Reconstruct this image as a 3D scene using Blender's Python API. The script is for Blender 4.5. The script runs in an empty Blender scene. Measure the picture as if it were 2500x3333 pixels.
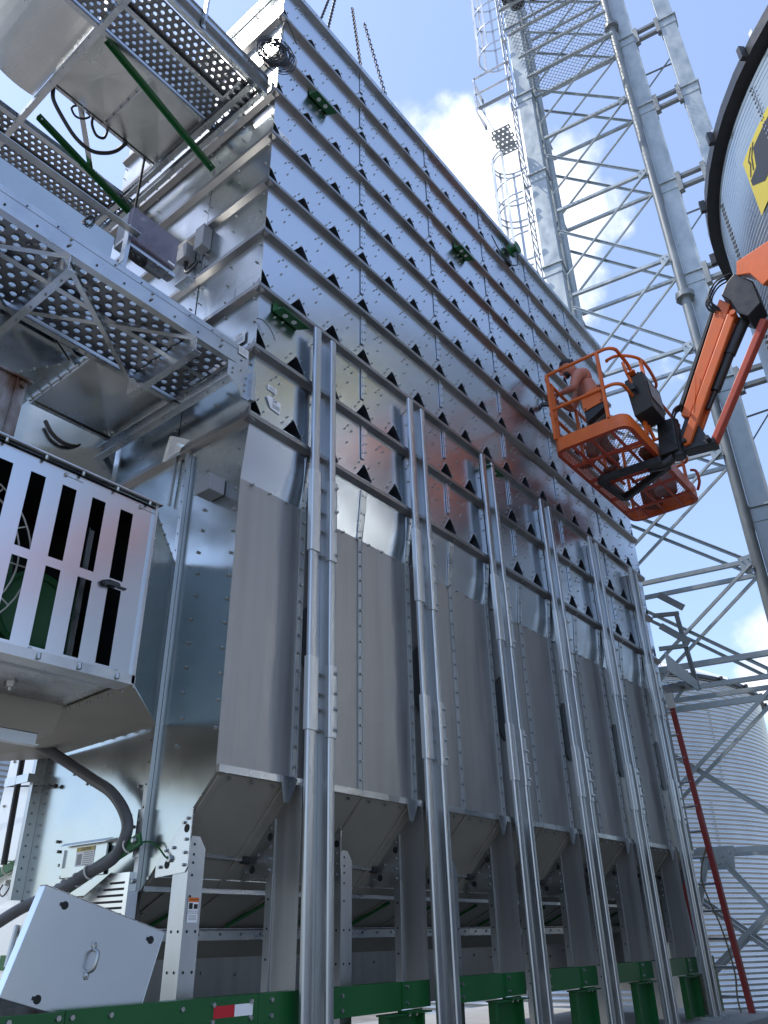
import bpy, bmesh, math, random
from mathutils import Vector as V, Matrix
random.seed(7)
SC = bpy.context.scene
COL = SC.collection
RAD = math.radians

# ------------------------------------------------------------------ camera
cam_d = bpy.data.cameras.new("camera"); cam = bpy.data.objects.new("camera", cam_d); COL.objects.link(cam)
cam_d.sensor_fit = 'AUTO'; cam_d.sensor_width = 36.0; cam_d.lens = 27.254
cam_d.clip_start = 0.05; cam_d.clip_end = 6000
_r = [(0.62870484, -0.77746023, -0.01690615), (0.36446307, 0.31379386, -0.87675543), (0.68694752, 0.54505871, 0.48063926)]
_m = Matrix(((_r[0][0], -_r[1][0], -_r[2][0]), (_r[0][1], -_r[1][1], -_r[2][1]), (_r[0][2], -_r[1][2], -_r[2][2]))).to_4x4()
_m.translation = (-2.82389552, -3.39520706, -0.60102022)
cam.matrix_world = _m
SC.camera = cam

# ------------------------------------------------------------------ sky, sun, exposure
SUN_EL = RAD(62); SUN_AZ = math.atan2(0.78, -0.62)      # compass of the sun in the xy plane
sun_dir = V((math.cos(SUN_AZ)*math.cos(SUN_EL), math.sin(SUN_AZ)*math.cos(SUN_EL), math.sin(SUN_EL)))
sd = bpy.data.lights.new("sun", 'SUN'); sd.energy = 2.1; sd.angle = RAD(0.55); sd.color = (1.0, 0.95, 0.87)
so = bpy.data.objects.new("sun", sd); COL.objects.link(so)
so.rotation_euler = (-sun_dir).to_track_quat('-Z', 'Y').to_euler(); so.location = (-20, -10, 40)

W = bpy.data.worlds.new("World"); SC.world = W; W.use_nodes = True
nt = W.node_tree; nt.nodes.clear()
def wn(t, **k):
    n = nt.nodes.new(t)
    for a, b in k.items(): setattr(n, a, b)
    return n
def wl(a, b): nt.links.new(a, b)
out = wn('ShaderNodeOutputWorld'); bg = wn('ShaderNodeBackground'); bg.inputs[1].default_value = 0.15
sky = wn('ShaderNodeTexSky', sky_type='NISHITA'); sky.sun_disc = False
sky.sun_elevation = SUN_EL; sky.sun_rotation = math.atan2(sun_dir.x, sun_dir.y)
sky.air_density = 1.25; sky.dust_density = 1.0; sky.ozone_density = 2.2; sky.altitude = 200
tc = wn('ShaderNodeTexCoord')
nz = wn('ShaderNodeTexNoise'); nz.inputs['Scale'].default_value = 5.5; nz.inputs['Detail'].default_value = 9; nz.inputs['Roughness'].default_value = 0.57
wl(tc.outputs['Generated'], nz.inputs['Vector'])
def dirv(azd, eld):
    a, e = RAD(azd), RAD(eld)
    return (math.cos(a)*math.cos(e), math.sin(a)*math.cos(e), math.sin(e))
acc = None
# compass, height, inner cosine spread (degrees), weight: where the cumulus banks stand
for azd, eld, spr, wt in [(28, 53.5, 7, 1.0), (26, 50, 6.5, 1.0), (34, 54.5, 4.5, .85), (20, 51, 4.5, .50), (18.5, 47.5, 4, .50), (15, 47, 3.5, .40), (7.5, 45, 4, .46), (9, 47.5, 3, .46), (15, 36, 6, .36), (10, 15, 6, .60), (15, 26, 9, .36), (22, 43, 6, .5), (17, 31, 5, .42),
                          (-62, 24, 16, .45), (-125, 22, 18, .55), (150, 20, 18, .6), (100, 22, 24, .62), (-30, 22, 14, .5), (60, 25, 20, .5), (205, 62, 10, .6)]:
    dt = wn('ShaderNodeVectorMath', operation='DOT_PRODUCT'); dt.inputs[1].default_value = dirv(azd, eld)
    wl(tc.outputs['Generated'], dt.inputs[0])
    mr = wn('ShaderNodeMapRange', interpolation_type='SMOOTHSTEP')
    mr.inputs[1].default_value = math.cos(RAD(spr)); mr.inputs[2].default_value = math.cos(RAD(spr*.25)); mr.inputs[3].default_value = 0; mr.inputs[4].default_value = wt
    wl(dt.outputs['Value'], mr.inputs[0])
    if acc is None: acc = mr.outputs[0]
    else:
        mx = wn('ShaderNodeMath', operation='MAXIMUM'); wl(acc, mx.inputs[0]); wl(mr.outputs[0], mx.inputs[1]); acc = mx.outputs[0]
ad = wn('ShaderNodeMath', operation='MULTIPLY_ADD'); wl(acc, ad.inputs[0]); ad.inputs[1].default_value = 0.42
wl(nz.outputs[0], ad.inputs[2])
cm = wn('ShaderNodeMapRange', interpolation_type='SMOOTHSTEP'); cm.inputs[1].default_value = 0.68; cm.inputs[2].default_value = 0.86; wl(ad.outputs[0], cm.inputs[0])
nz2 = wn('ShaderNodeTexNoise'); nz2.inputs['Scale'].default_value = 9; nz2.inputs['Detail'].default_value = 6; wl(tc.outputs['Generated'], nz2.inputs['Vector'])
cr = wn('ShaderNodeValToRGB'); cr.color_ramp.elements[0].position = .35; cr.color_ramp.elements[0].color = (4.6, 5.0, 5.9, 1); cr.color_ramp.elements[1].position = .66; cr.color_ramp.elements[1].color = (7.4, 7.5, 7.8, 1)
wl(nz2.outputs[0], cr.inputs[0])
tint = wn('ShaderNodeMixRGB', blend_type='MULTIPLY'); tint.inputs[0].default_value = 1.0; tint.inputs[2].default_value = (0.98, 1.0, 1.12, 1); wl(sky.outputs[0], tint.inputs[1])
hz = wn('ShaderNodeMixRGB'); hz.inputs[0].default_value = .19; hz.inputs[2].default_value = (4.3, 5.2, 6.7, 1); wl(tint.outputs[0], hz.inputs[1])
mix = wn('ShaderNodeMixRGB'); wl(cm.outputs[0], mix.inputs[0]); wl(hz.outputs[0], mix.inputs[1]); wl(cr.outputs[0], mix.inputs[2])
wl(mix.outputs[0], bg.inputs[0]); wl(bg.outputs[0], out.inputs[0])
SC.view_settings.view_transform = 'Standard'; SC.view_settings.look = 'None'
SC.view_settings.exposure = 0.66; SC.view_settings.gamma = 1.0
SC.cycles.max_bounces = 8

# ------------------------------------------------------------------ materials
def mat(name, base, metal=0.0, rough=0.5, var=None, vscale=(4, 4, 4), rvar=0.0, bump=0.0, bscale=(2, 2, 2), bdist=0.02, detail=4, spec=0.5, alpha=1.0, fine=0.0, fscale=60.0):
    m = bpy.data.materials.new(name); m.use_nodes = True
    n = m.node_tree.nodes; l = m.node_tree.links
    b = n['Principled BSDF']
    b.inputs['Base Color'].default_value = (*base, 1); b.inputs['Metallic'].default_value = metal; b.inputs['Roughness'].default_value = rough
    b.inputs['Specular IOR Level'].default_value = spec; b.inputs['Alpha'].default_value = alpha
    co = n.new('ShaderNodeTexCoord')
    def noise(sc, det):
        mp = n.new('ShaderNodeMapping'); mp.inputs['Scale'].default_value = sc; l.new(co.outputs['Object'], mp.inputs[0])
        t = n.new('ShaderNodeTexNoise'); t.inputs['Scale'].default_value = 1; t.inputs['Detail'].default_value = det; l.new(mp.outputs[0], t.inputs['Vector'])
        return t.outputs[0]
    if var:
        r = n.new('ShaderNodeValToRGB'); r.color_ramp.elements[0].position = .32; r.color_ramp.elements[1].position = .68
        r.color_ramp.elements[0].color = (*base, 1); r.color_ramp.elements[1].color = (*var, 1)
        nf = noise(vscale, detail); l.new(nf, r.inputs[0]); l.new(r.outputs[0], b.inputs['Base Color'])
        if rvar:
            mr = n.new('ShaderNodeMapRange'); mr.inputs[1].default_value = .3; mr.inputs[2].default_value = .7; mr.inputs[3].default_value = rough - rvar; mr.inputs[4].default_value = rough + rvar
            l.new(nf, mr.inputs[0]); l.new(mr.outputs[0], b.inputs['Roughness'])
    if bump:
        bp = n.new('ShaderNodeBump'); bp.inputs['Strength'].default_value = bump; bp.inputs['Distance'].default_value = bdist
        h = noise(bscale, 2)
        if fine:
            f = noise((fscale, fscale, fscale), 3); ml = n.new('ShaderNodeMath'); ml.operation = 'MULTIPLY_ADD'; ml.inputs[1].default_value = fine
            l.new(f, ml.inputs[0]); l.new(h, ml.inputs[2]); h = ml.outputs[0]
        l.new(h, bp.inputs['Height']); l.new(bp.outputs[0], b.inputs['Normal'])
    return m
M = {}
M['wall'] = mat('bright galvanised sheet', (.62, .66, .70), 1, .24, (.65, .69, .73), (1.2, 1.2, 2.0), .02, .07, (1.1, 1.1, 1.5), .008, 3)
M['end'] = mat('galvanised end sheet', (.41, .445, .45), 1, .25, (.53, .565, .565), (1.5, 1.5, 1.5), .06, .5, (2.0, 2.0, 2.0), .016, 5)
M['dull'] = mat('brushed mill sheet', (.345, .340, .335), .85, .43, (.415, .408, .40), (14, 14, .55), .07, .3, (3, 3, .7), .012, 4)
M['steel'] = mat('galvanised section steel', (.46, .48, .50), 1, .30, (.60, .62, .63), (5, 5, 5), .08, .15, (6, 6, 6), .004, 5)
M['post'] = mat('bright rolled post steel', (.46, .485, .505), 1, .36, (.55, .57, .59), (6, 6, 1.5), .05)
M['joint'] = mat('dull joint strip steel', (.36, .38, .39), .55, .42, (.44, .46, .47), (6, 6, 2), .05)
M['patch'] = mat('dark lapped plate', (.10, .105, .11), .6, .45)
M['sleeve'] = mat('fresh zinc sleeve', (.60, .62, .63), .8, .36)
M['duct'] = mat('duct sheet steel', (.56, .57, .56), 1, .31, (.67, .67, .65), (1.6, 1.6, 1.6), .07, .6, (1.8, 1.8, 1.8), .02, 4)
M['floor'] = mat('perforated floor plate', (.17, .175, .18), .8, .42, (.25, .255, .26), (8, 8, 8), .06)
M['zinc'] = mat('hot dip zinc', (.30, .34, .345), .55, .46, (.44, .48, .485), (5, 5, 3), .10, .12, (20, 20, 20), .002, 8)
M['zincdark'] = mat('weathered zinc pipe and shaded rail', (.15, .165, .17), .45, .5, (.24, .26, .265), (4, 4, 2), .08, 0, detail=7)  # pipe tone; also carries painted shade on the end platform rails
M['bolt'] = mat('zinc bolt', (.42, .43, .42), 1, .33)
M['ledge'] = mat('dull ledge steel', (.26, .255, .25), .9, .38, (.34, .335, .33), (5, 5, 5), .06)
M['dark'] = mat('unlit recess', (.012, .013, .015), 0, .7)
M['green'] = mat('green frame paint', (.005, .085, .018), 0, .42, (.007, .10, .023), (3, 3, 3), .05, .15, (12, 12, 12), .002)
M['orange'] = mat('orange machine paint', (.74, .155, .022), 0, .38, (.64, .125, .022), (7, 7, 7), .08, .15, (15, 15, 15), .002, 7)
M['orangeshade'] = mat('shaded orange paint', (.52, .075, .03), 0, .45, (.42, .055, .025), (9, 9, 9), .08, detail=7)  # same orange, darkened and reddened: shade under basket and boom put into colour
M['black'] = mat('black painted steel', (.014, .015, .017), 0, .42, (.025, .026, .028), (10, 10, 10), .08)
M['rubber'] = mat('black rubber', (.02, .02, .022), 0, .5)
M['hose'] = mat('grey conduit', (.085, .085, .09), 0, .45, (.105, .105, .11), (10, 10, 10), .05)
M['tie'] = mat('white nylon', (.62, .60, .55), 0, .45)
M['paper'] = mat('white label', (.84, .84, .84), 0, .5)
M['ink'] = mat('black print', (.015, .015, .015), 0, .5)
M['inkgrey'] = mat('grey print', (.32, .32, .32), 0, .6)
M['orangelab'] = mat('orange label', (.72, .16, .02), 0, .5)
M['yellowlab'] = mat('sand yellow label', (.55, .42, .12), 0, .5)
M['yellow'] = mat('yellow decal', (.68, .52, .012), 0, .38)
M['red'] = mat('red reflector', (.50, .012, .022), 0, .35)
M['ladder'] = mat('red fibreglass', (.24, .022, .02), 0, .5, (.30, .05, .04), (6, 6, 2), .05, detail=7)
M['skin'] = mat('tanned skin', (.46, .165, .11), 0, .5, (.52, .19, .13), (9, 9, 9), .05)
M['trouser'] = mat('grey brown cloth', (.085, .078, .068), 0, .85, (.115, .105, .09), (14, 14, 14), .02, .5, (22, 22, 12), .012)
M['hair'] = mat('dark hair', (.012, .010, .009), 0, .6, bump=.6, bscale=(80, 80, 80), bdist=.004)
M['boot'] = mat('brown leather', (.10, .055, .03), 0, .65)
M['bin'] = mat('corrugated bin steel', (.42, .45, .47), .8, .30, (.50, .525, .54), (2, 2, 2), .06, detail=5)
M['binroof'] = mat('bin roof steel', (.72, .73, .74), .6, .42, (.78, .78, .78), (2, 2, 2), .05)
M['lid'] = mat('smoked clear lid', (.22, .20, .26), 0, .08, alpha=.62)
M['box'] = mat('grey enclosure', (.27, .27, .28), .1, .42)
M['rust'] = mat('rusted zinc', (.36, .37, .37), .5, .5, (.10, .045, .025), (7, 7, 3.5), .1, .2, (25, 25, 25), .004, 9)
M['hopper'] = mat('hopper sheet', (.33, .31, .265), .4, .48, (.39, .37, .32), (2, 2, 2), .06, .4, (2, 2, 2), .012)
M['grate'] = mat('expanded metal', (.33, .35, .36), .7, .45)
M['gravel'] = mat('gravel', (.17, .16, .145), 0, .9, (.25, .235, .215), (1.5, 1.5, 1.5), 0, .8, (25, 25, 25), .03, 9)
M['concrete'] = mat('concrete', (.30, .30, .29), 0, .85, (.38, .38, .36), (2, 2, 2), 0, .2, (30, 30, 30), .005, 8)
M['rope'] = mat('hemp rope', (.30, .24, .12), 0, .85, (.08, .07, .05), (0, 0, 22), 0)
M['chain'] = mat('dull chain steel', (.05, .05, .058), .6, .5)

# ------------------------------------------------------------------ mesh helpers
class MB:
    def __init__(s): s.v = []; s.f = []; s.mi = []
    def add(s, vs, fs, m=0):
        o = len(s.v); s.v += [tuple(p) for p in vs]
        s.f += [tuple(i+o for i in f) for f in fs]; s.mi += [m]*len(fs); return s
    def box(s, x0, x1, y0, y1, z0, z1, m=0):
        return s.add([(x0, y0, z0), (x1, y0, z0), (x1, y1, z0), (x0, y1, z0), (x0, y0, z1), (x1, y0, z1), (x1, y1, z1), (x0, y1, z1)],
                     [(3, 2, 1, 0), (4, 5, 6, 7), (0, 1, 5, 4), (1, 2, 6, 5), (2, 3, 7, 6), (3, 0, 4, 7)], m)
    def poly(s, pts, m=0): return s.add(pts, [tuple(range(len(pts)))], m)
    def prism(s, pts, ext, m=0):
        pts = [V(p) for p in pts]; e = V(ext); n = len(pts)
        nrm = V((0, 0, 0))
        for i in range(n): nrm += pts[i].cross(pts[(i+1) % n])
        if nrm.dot(e) > 0: pts.reverse()
        vs = pts + [p+e for p in pts]
        fs = [tuple(range(n)), tuple(range(2*n-1, n-1, -1))] + [((i+1) % n, i, n+i, n+(i+1) % n) for i in range(n)]
        return s.add(vs, fs, m)
    def bar(s, p0, p1, w, h, up=(0, 0, 1), m=0):
        p0, p1 = V(p0), V(p1); d = (p1-p0).normalized(); u = V(up)
        if abs(d.dot(u)) > .98: u = V((0, 1, 0)) if abs(d.y) < .9 else V((1, 0, 0))
        a = d.cross(u).normalized()*w/2; b = a.cross(d).normalized()*h/2
        return s.prism([p0-a-b, p0+a-b, p0+a+b, p0-a+b], p1-p0, m)
    def angle(s, p0, p1, w, h, up=(0, 0, 1), side=1, t=.006, m=0):
        p0, p1 = V(p0), V(p1); d = (p1-p0).normalized(); u = V(up)
        a = d.cross(u).normalized()*side; b = (a*side).cross(d).normalized()
        q = [p0, p0+a*w, p0+a*w+b*t, p0+a*t+b*t, p0+a*t+b*h, p0+b*h]
        return s.prism(q, p1-p0, m)
    def chan(s, p0, p1, depth, fl, up=(0, 0, 1), side=1, t=.006, m=0):
        p0, p1 = V(p0), V(p1); d = (p1-p0).normalized(); u = V(up)
        a = d.cross(u).normalized()*side; b = (a*side).cross(d).normalized(); c = -b*depth/2; e = b*depth/2
        q = [p0+c, p0+c+a*fl, p0+c+a*fl+b*t, p0+c+a*t+b*t, p0+e+a*t-b*t, p0+e+a*fl-b*t, p0+e+a*fl, p0+e]
        return s.prism(q, p1-p0, m)
    def tube(s, pts, r, n=8, m=0, closed=False):
        pts = [V(p) for p in pts]; k = len(pts); rs = r if isinstance(r, (list, tuple)) else [r]*k
        vs = []; prev = None
        for i in range(k):
            if closed: d = pts[(i+1) % k]-pts[i-1]
            else: d = pts[min(i+1, k-1)]-pts[max(i-1, 0)]
            d.normalize()
            if prev is None:
                u = V((0, 0, 1)) if abs(d.z) < .9 else V((1, 0, 0)); a = d.cross(u).normalized()
            else: a = (prev-d*prev.dot(d)).normalized()
            prev = a; b = d.cross(a)
            vs += [pts[i]+(a*math.cos(2*math.pi*j/n)+b*math.sin(2*math.pi*j/n))*rs[i] for j in range(n)]
        fs = []
        for i in range(k if closed else k-1):
            i2 = (i+1) % k
            fs += [(i*n+j, i*n+(j+1) % n, i2*n+(j+1) % n, i2*n+j) for j in range(n)]
        if not closed: fs += [tuple(range(n-1, -1, -1)), tuple(range((k-1)*n, k*n))]
        return s.add(vs, fs, m)
    def bolt(s, p, n, r=.011, h=.012, m=0, k=6):
        p, n = V(p), V(n).normalized(); u = V((0, 0, 1)) if abs(n.z) < .9 else V((1, 0, 0)); a = n.cross(u).normalized(); b = n.cross(a)
        r1 = [p+(a*math.cos(2*math.pi*j/k)+b*math.sin(2*math.pi*j/k))*r for j in range(k)]
        r2 = [p+n*h+(a*math.cos(2*math.pi*j/k)+b*math.sin(2*math.pi*j/k))*r*.8 for j in range(k)]
        return s.add(r1+r2, [tuple(range(k, 2*k))[::-1]]+[(j, k+j, k+(j+1) % k, (j+1) % k) for j in range(k)], m)
    def disc(s, c, n, r, k=12, m=0):
        c, n = V(c), V(n).normalized(); u = V((0, 0, 1)) if abs(n.z) < .9 else V((1, 0, 0)); a = n.cross(u).normalized(); b = n.cross(a)
        return s.poly([c+(a*math.cos(2*math.pi*j/k)+b*math.sin(2*math.pi*j/k))*r for j in range(k)], m)
    def perf(s, o, du, dv, nu, nv, r, lip=0.006, m=0):
        o, du, dv = V(o), V(du), V(dv); n = du.cross(dv).normalized()
        for j in range(nv):
            for i in range(nu):
                b0 = o+du*(i+(.5 if j % 2 else 0))+dv*j
                c = b0+du*.5+dv*.5
                sq = [b0, b0+du*.5, b0+du, b0+du+dv*.5, b0+du+dv, b0+du*.5+dv, b0+dv, b0+dv*.5]
                eu, ev = du.normalized(), dv.normalized()
                ci = [c+(eu*math.cos(RAD(225+45*q))+ev*math.sin(RAD(225+45*q)))*r for q in range(8)]
                ci2 = [p-n*lip for p in ci]
                fs = [(q, (q+1) % 8, 8+(q+1) % 8, 8+q) for q in range(8)]+[(8+q, 8+(q+1) % 8, 16+(q+1) % 8, 16+q) for q in range(8)]
                s.add(sq+ci+ci2, fs, m)
        return s
def ent(o, label=None, cat=None, group=None, kind=None):
    if label: o['label'] = label
    if cat: o['category'] = cat
    if group: o['group'] = group
    if kind: o['kind'] = kind
    return o
def obj(name, mb, mats, parent=None, smooth=0, label=None, cat=None, group=None, kind=None, bevel=0):
    me = bpy.data.meshes.new(name); me.from_pydata(mb.v, [], mb.f); me.update()
    for q in (mats if isinstance(mats, (list, tuple)) else [mats]): me.materials.append(M[q])
    me.polygons.foreach_set('material_index', mb.mi)
    if smooth:
        me.polygons.foreach_set('use_smooth', [True]*len(me.polygons)); me.set_sharp_from_angle(angle=RAD(smooth))
    o = bpy.data.objects.new(name, me); COL.objects.link(o)
    if parent is not None: o.parent = parent; o.matrix_parent_inverse = Matrix.Translation(-root_of(parent))
    if bevel:
        bv = o.modifiers.new('bevel', 'BEVEL'); bv.width = bevel; bv.segments = 2; bv.limit_method = 'ANGLE'; bv.angle_limit = RAD(40)
    return ent(o, label, cat, group, kind)
def root_of(o):
    p = V(o.location)
    while o.parent: o = o.parent; p = V(o.location)
    return p if o.type == 'EMPTY' else V((0, 0, 0))
def thing(name, label, cat, loc=(0, 0, 0), group=None):
    o = bpy.data.objects.new(name, None); COL.objects.link(o); o.location = loc; o.empty_display_size = .2
    return ent(o, label, cat, group)
def sub(name, mb, mats, part, smooth=0, label=None):            # sub-part: its part sits at the thing's origin already
    o = obj(name, mb, mats, None, smooth, label); o.parent = part; return o
def text(name, body, size, loc, xa, ya, m, part, squeeze=1.0):
    cu = bpy.data.curves.new(name, 'FONT'); cu.body = body; cu.size = size; cu.align_x = 'CENTER'; cu.align_y = 'CENTER'
    t = bpy.data.objects.new(name, cu); COL.objects.link(t)
    dg = bpy.context.evaluated_depsgraph_get(); me = bpy.data.meshes.new_from_object(t.evaluated_get(dg)); bpy.data.objects.remove(t)
    xa, ya = V(xa).normalized(), V(ya).normalized(); za = xa.cross(ya)
    mm = Matrix((( xa.x*squeeze, ya.x, za.x, loc[0]), (xa.y*squeeze, ya.y, za.y, loc[1]), (xa.z*squeeze, ya.z, za.z, loc[2]), (0, 0, 0, 1)))
    me.transform(mm); me.materials.clear(); me.materials.append(M[m])
    o = bpy.data.objects.new(name, me); COL.objects.link(o); o.parent = part; return o
def arc(c, r, a0, a1, n, ax, ay):
    c, ax, ay = V(c), V(ax), V(ay)
    return [c+ax*(r*math.cos(RAD(a0+(a1-a0)*i/n)))+ay*(r*math.sin(RAD(a0+(a1-a0)*i/n))) for i in range(n+1)]
def spline(pts, n=8):
    pts = [V(p) for p in pts]; o = []
    for i in range(len(pts)-1):
        p0, p1, p2, p3 = pts[max(i-1, 0)], pts[i], pts[i+1], pts[min(i+2, len(pts)-1)]
        for j in range(n):
            t = j/n; o.append(.5*((2*p1)+(p2-p0)*t+(2*p0-5*p1+4*p2-p3)*t*t+(3*p1-p0-3*p2+p3)*t**3))
    return o+[pts[-1]]

# ================================================================== setting
GZ = -2.2
g = MB(); g.poly([(-400, -400, GZ), (400, -400, GZ), (400, 400, GZ), (-400, 400, GZ)])
obj('ground', g, 'gravel', kind='structure')
pd = MB(); pd.box(-.6, 7.9, -.45, 3.0, GZ-.2, -1.40)
obj('foundation', pd, 'concrete', kind='structure')

# ================================================================== grain dryer
def Z(i): return 7.885-.595*i
P = .4; LEN = 7.2; WID = 2.55
dryer = thing('grain_dryer', 'tall galvanised grain dryer with rows of black triangular air openings, ledges and paired posts', 'grain dryer', (0, 0, -1.4))
def zig(): return (random.random()-.5)
def side_panel(c, i):
    mb = MB(); z0, z1 = Z(i+1)-.05, Z(i); zb = Z(i+1)+.06; za = zb+.125; hw = .088
    x0 = 1.2*c; yo = [zig()*.0022 for _ in range(4)]
    def y(x, z): u = (x-x0)/1.2; w = (z-z0)/(z1-z0); return (yo[0]*(1-u)+yo[1]*u)*(1-w)+(yo[2]*(1-u)+yo[3]*u)*w
    def p(x, z): return (x, y(x, z), z)
    for k in range(4):
        cx = x0+P*k; L = cx-P/2 if k else cx; R = cx+P/2 if k < 3 else cx
        if k:   # left half
            mb.add([p(L, z0), p(cx, z0), p(cx, zb), p(cx-hw, zb), p(cx, za), p(cx, z1), p(L, z1)], [(0, 1, 2, 3, 6), (3, 4, 5, 6)])
        if k < 3:
            mb.add([p(cx, z0), p(R, z0), p(R, z1), p(cx, z1), p(cx, za), p(cx+hw, zb), p(cx, zb)], [(0, 1, 2, 5, 6), (5, 2, 3, 4)])
        t = [(cx-hw, zb), (cx, za), (cx+hw, zb)]
        if k == 0: t = [(cx, zb), (cx, za), (cx+hw, zb)]
        if k == 3: t = [(cx-hw, zb), (cx, za), (cx, zb)]
        fr = [(a, -.002, b) for a, b in t]; bk = [(a, .30, b) for a, b in t]
        mb.add(fr+bk, [(0, 1, 4, 3), (1, 2, 5, 4), (2, 0, 3, 5)] if k in (1, 2) else ([(1, 2, 5, 4), (2, 0, 3, 5)] if k == 0 else [(0, 1, 4, 3), (2, 0, 3, 5)]), 0)
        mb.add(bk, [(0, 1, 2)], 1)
        # thin turned flange up the right edge of the opening
        if k < 3: mb.prism([(cx+hw, -.014, zb), (cx+hw+.007, -.014, zb), (cx+.004, -.014, za+.004), (cx-.003, -.014, za+.004)], (0, .014, 0))
        for dx, dz in ((-.10, .055), (-.055, .125), (.06, .12), (.115, .045)):
            bx = cx+dx
            if (k == 0 and dx < 0) or (k == 3 and dx > 0): continue
            mb.bolt((bx, y(bx, zb), zb+dz), (0, -1, 0), .0082, .012, 2)
        if k < 3:
            for dx, dz in ((.2, .30), (.17, .42), (.25, .43), (.21, .47)):
                mb.bolt((cx+dx+zig()*.004, y(cx+dx, zb+dz), Z(i+1)+dz+zig()*.004), (0, -1, 0), .0082, .012, 2)
    obj('side_panel', mb, ['wall', 'dark', 'bolt'], dryer)
for i in range(9):
    for c in range(6): side_panel(c, i)
for i in range(1, 10):
    z = Z(i); mb = MB()
    mb.prism([(-.045, 0.004, z-.052), (-.045, -.05, z-.028), (-.045, -.05, z+.004), (-.045, -.045, z+.004), (-.045, -.044, z-.020), (-.045, 0.004, z-.040)], (LEN+.05, 0, 0))
    for c in range(7):
        mb.bolt((1.2*c+.02, -.028, z-.038), (0, -.45, -.9), .009, .008, 1)
    obj('ledge', mb, ['ledge', 'bolt'], dryer)
    mb = MB()
    mb.prism([(0.004, -.046, z-.052), (-.05, -.046, z-.028), (-.05, -.046, z+.012), (-.045, -.046, z+.012), (-.044, -.046, z-.020), (.004, -.046, z-.040)], (0, WID+.046, 0))
    mb.prism([(-.05, -.046, z+.012), (-.05, .0, z+.012), (-.05, -.046, z+.05)], (.004, 0, 0))
    obj('ledge', mb, 'ledge', dryer)
for i in range(0, 9):
    for c in range(1, 6):
        x = 1.2*c; z0, z1 = Z(i+1)+.235, Z(i)-.015; mb = MB()
        mb.prism([(x-.034, -.006, z0-.004), (x+.012, -.006, z0), (x+.034, -.006, z0+.035), (x+.034, -.006, z1), (x-.034, -.006, z1)], (0, -.006, 0))
        mb.box(x-.004, x+.003, -.0145, -.012, z0+.01, z1-.01)
        for k in range(4):
            for s in (-.02, .019): mb.bolt((x+s, -.012, z0+.05+k*.085+(.02 if s > 0 else 0)), (0, -1, 0), .0075, .007, 1)
        obj('seam_plate', mb, ['wall', 'bolt'], dryer)
mb = MB(); z = Z(0)
mb.prism([(-.05, .01, z-.045), (-.05, -.05, z-.045), (-.05, -.05, z+.03), (-.05, .06, z+.03), (-.05, .06, z+.024), (-.05, -.044, z+.024), (-.05, -.044, z-.038), (-.05, .01, z-.038)], (LEN+.1, 0, 0))
for k in range(40): mb.bolt((.05+k*.182, -.05, z-.005), (0, -1, 0), .009, .006, 1)
obj('top_rim', mb, ['steel', 'tie'], dryer)
mb = MB(); mb.box(-.05, -.005, -.05, WID, z-.04, z+.03); obj('top_rim', mb, 'steel', dryer)
mb = MB(); mb.poly([(0, .06, z-.02), (LEN, .06, z-.02), (LEN, WID, z-.02), (0, WID, z-.02)]); obj('roof', mb, 'steel', dryer)
# end wall tiers
for i in range(9):
    for (ya, yb) in ((0.0, .79), (.80, WID)):
        mb = MB(); a, b, c, d = [zig()*.006 for _ in range(4)]; z0, z1 = Z(i+1)-.05, Z(i)-.045
        mb.add([(a, ya, z0), (b, yb, z0), (c, yb, z1), (d, ya, z1)], [(0, 3, 2, 1)])
        if ya == 0: mb.add([(-.002, -.004, z0), (-.002, .02, z0), (-.002, .02, z1), (-.002, -.004, z1)], [(0, 3, 2, 1)])
        for zz in (z0+.12, z0+.34, z1-.06):
            for yy in (ya+.05, (ya+yb)/2, yb-.04):
                mb.bolt((-.004, yy+zig()*.05, zz+zig()*.05), (-1, 0, 0), .0095, .014, 1)
        obj('end_panel', mb, ['end', 'bolt'], dryer)
# far end and back so that the body is closed
mb = MB(); mb.add([(LEN, 0, .2), (LEN, WID, .2), (LEN, WID, Z(0)), (LEN, 0, Z(0))], [(0, 1, 2, 3)]); obj('end_panel', mb, 'end', dryer)
mb = MB(); mb.add([(0, WID, .66), (LEN, WID, .66), (LEN, WID, Z(0)), (0, WID, Z(0))], [(0, 3, 2, 1)]); mb.add([(0, 1.86, -.9), (LEN, 1.86, -.9), (LEN, 2.3, .66), (0, 2.3, .66)], [(0, 3, 2, 1)]); obj('back_panel', mb, 'end', dryer)
mb = MB(); mb.add([(LEN+.01, .75, -1.2), (LEN+.01, WID, -1.2), (LEN+.01, WID, .2), (LEN+.01, .04, .2)], [(0, 1, 2, 3)]); obj('end_panel', mb, 'dull', dryer)
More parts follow.
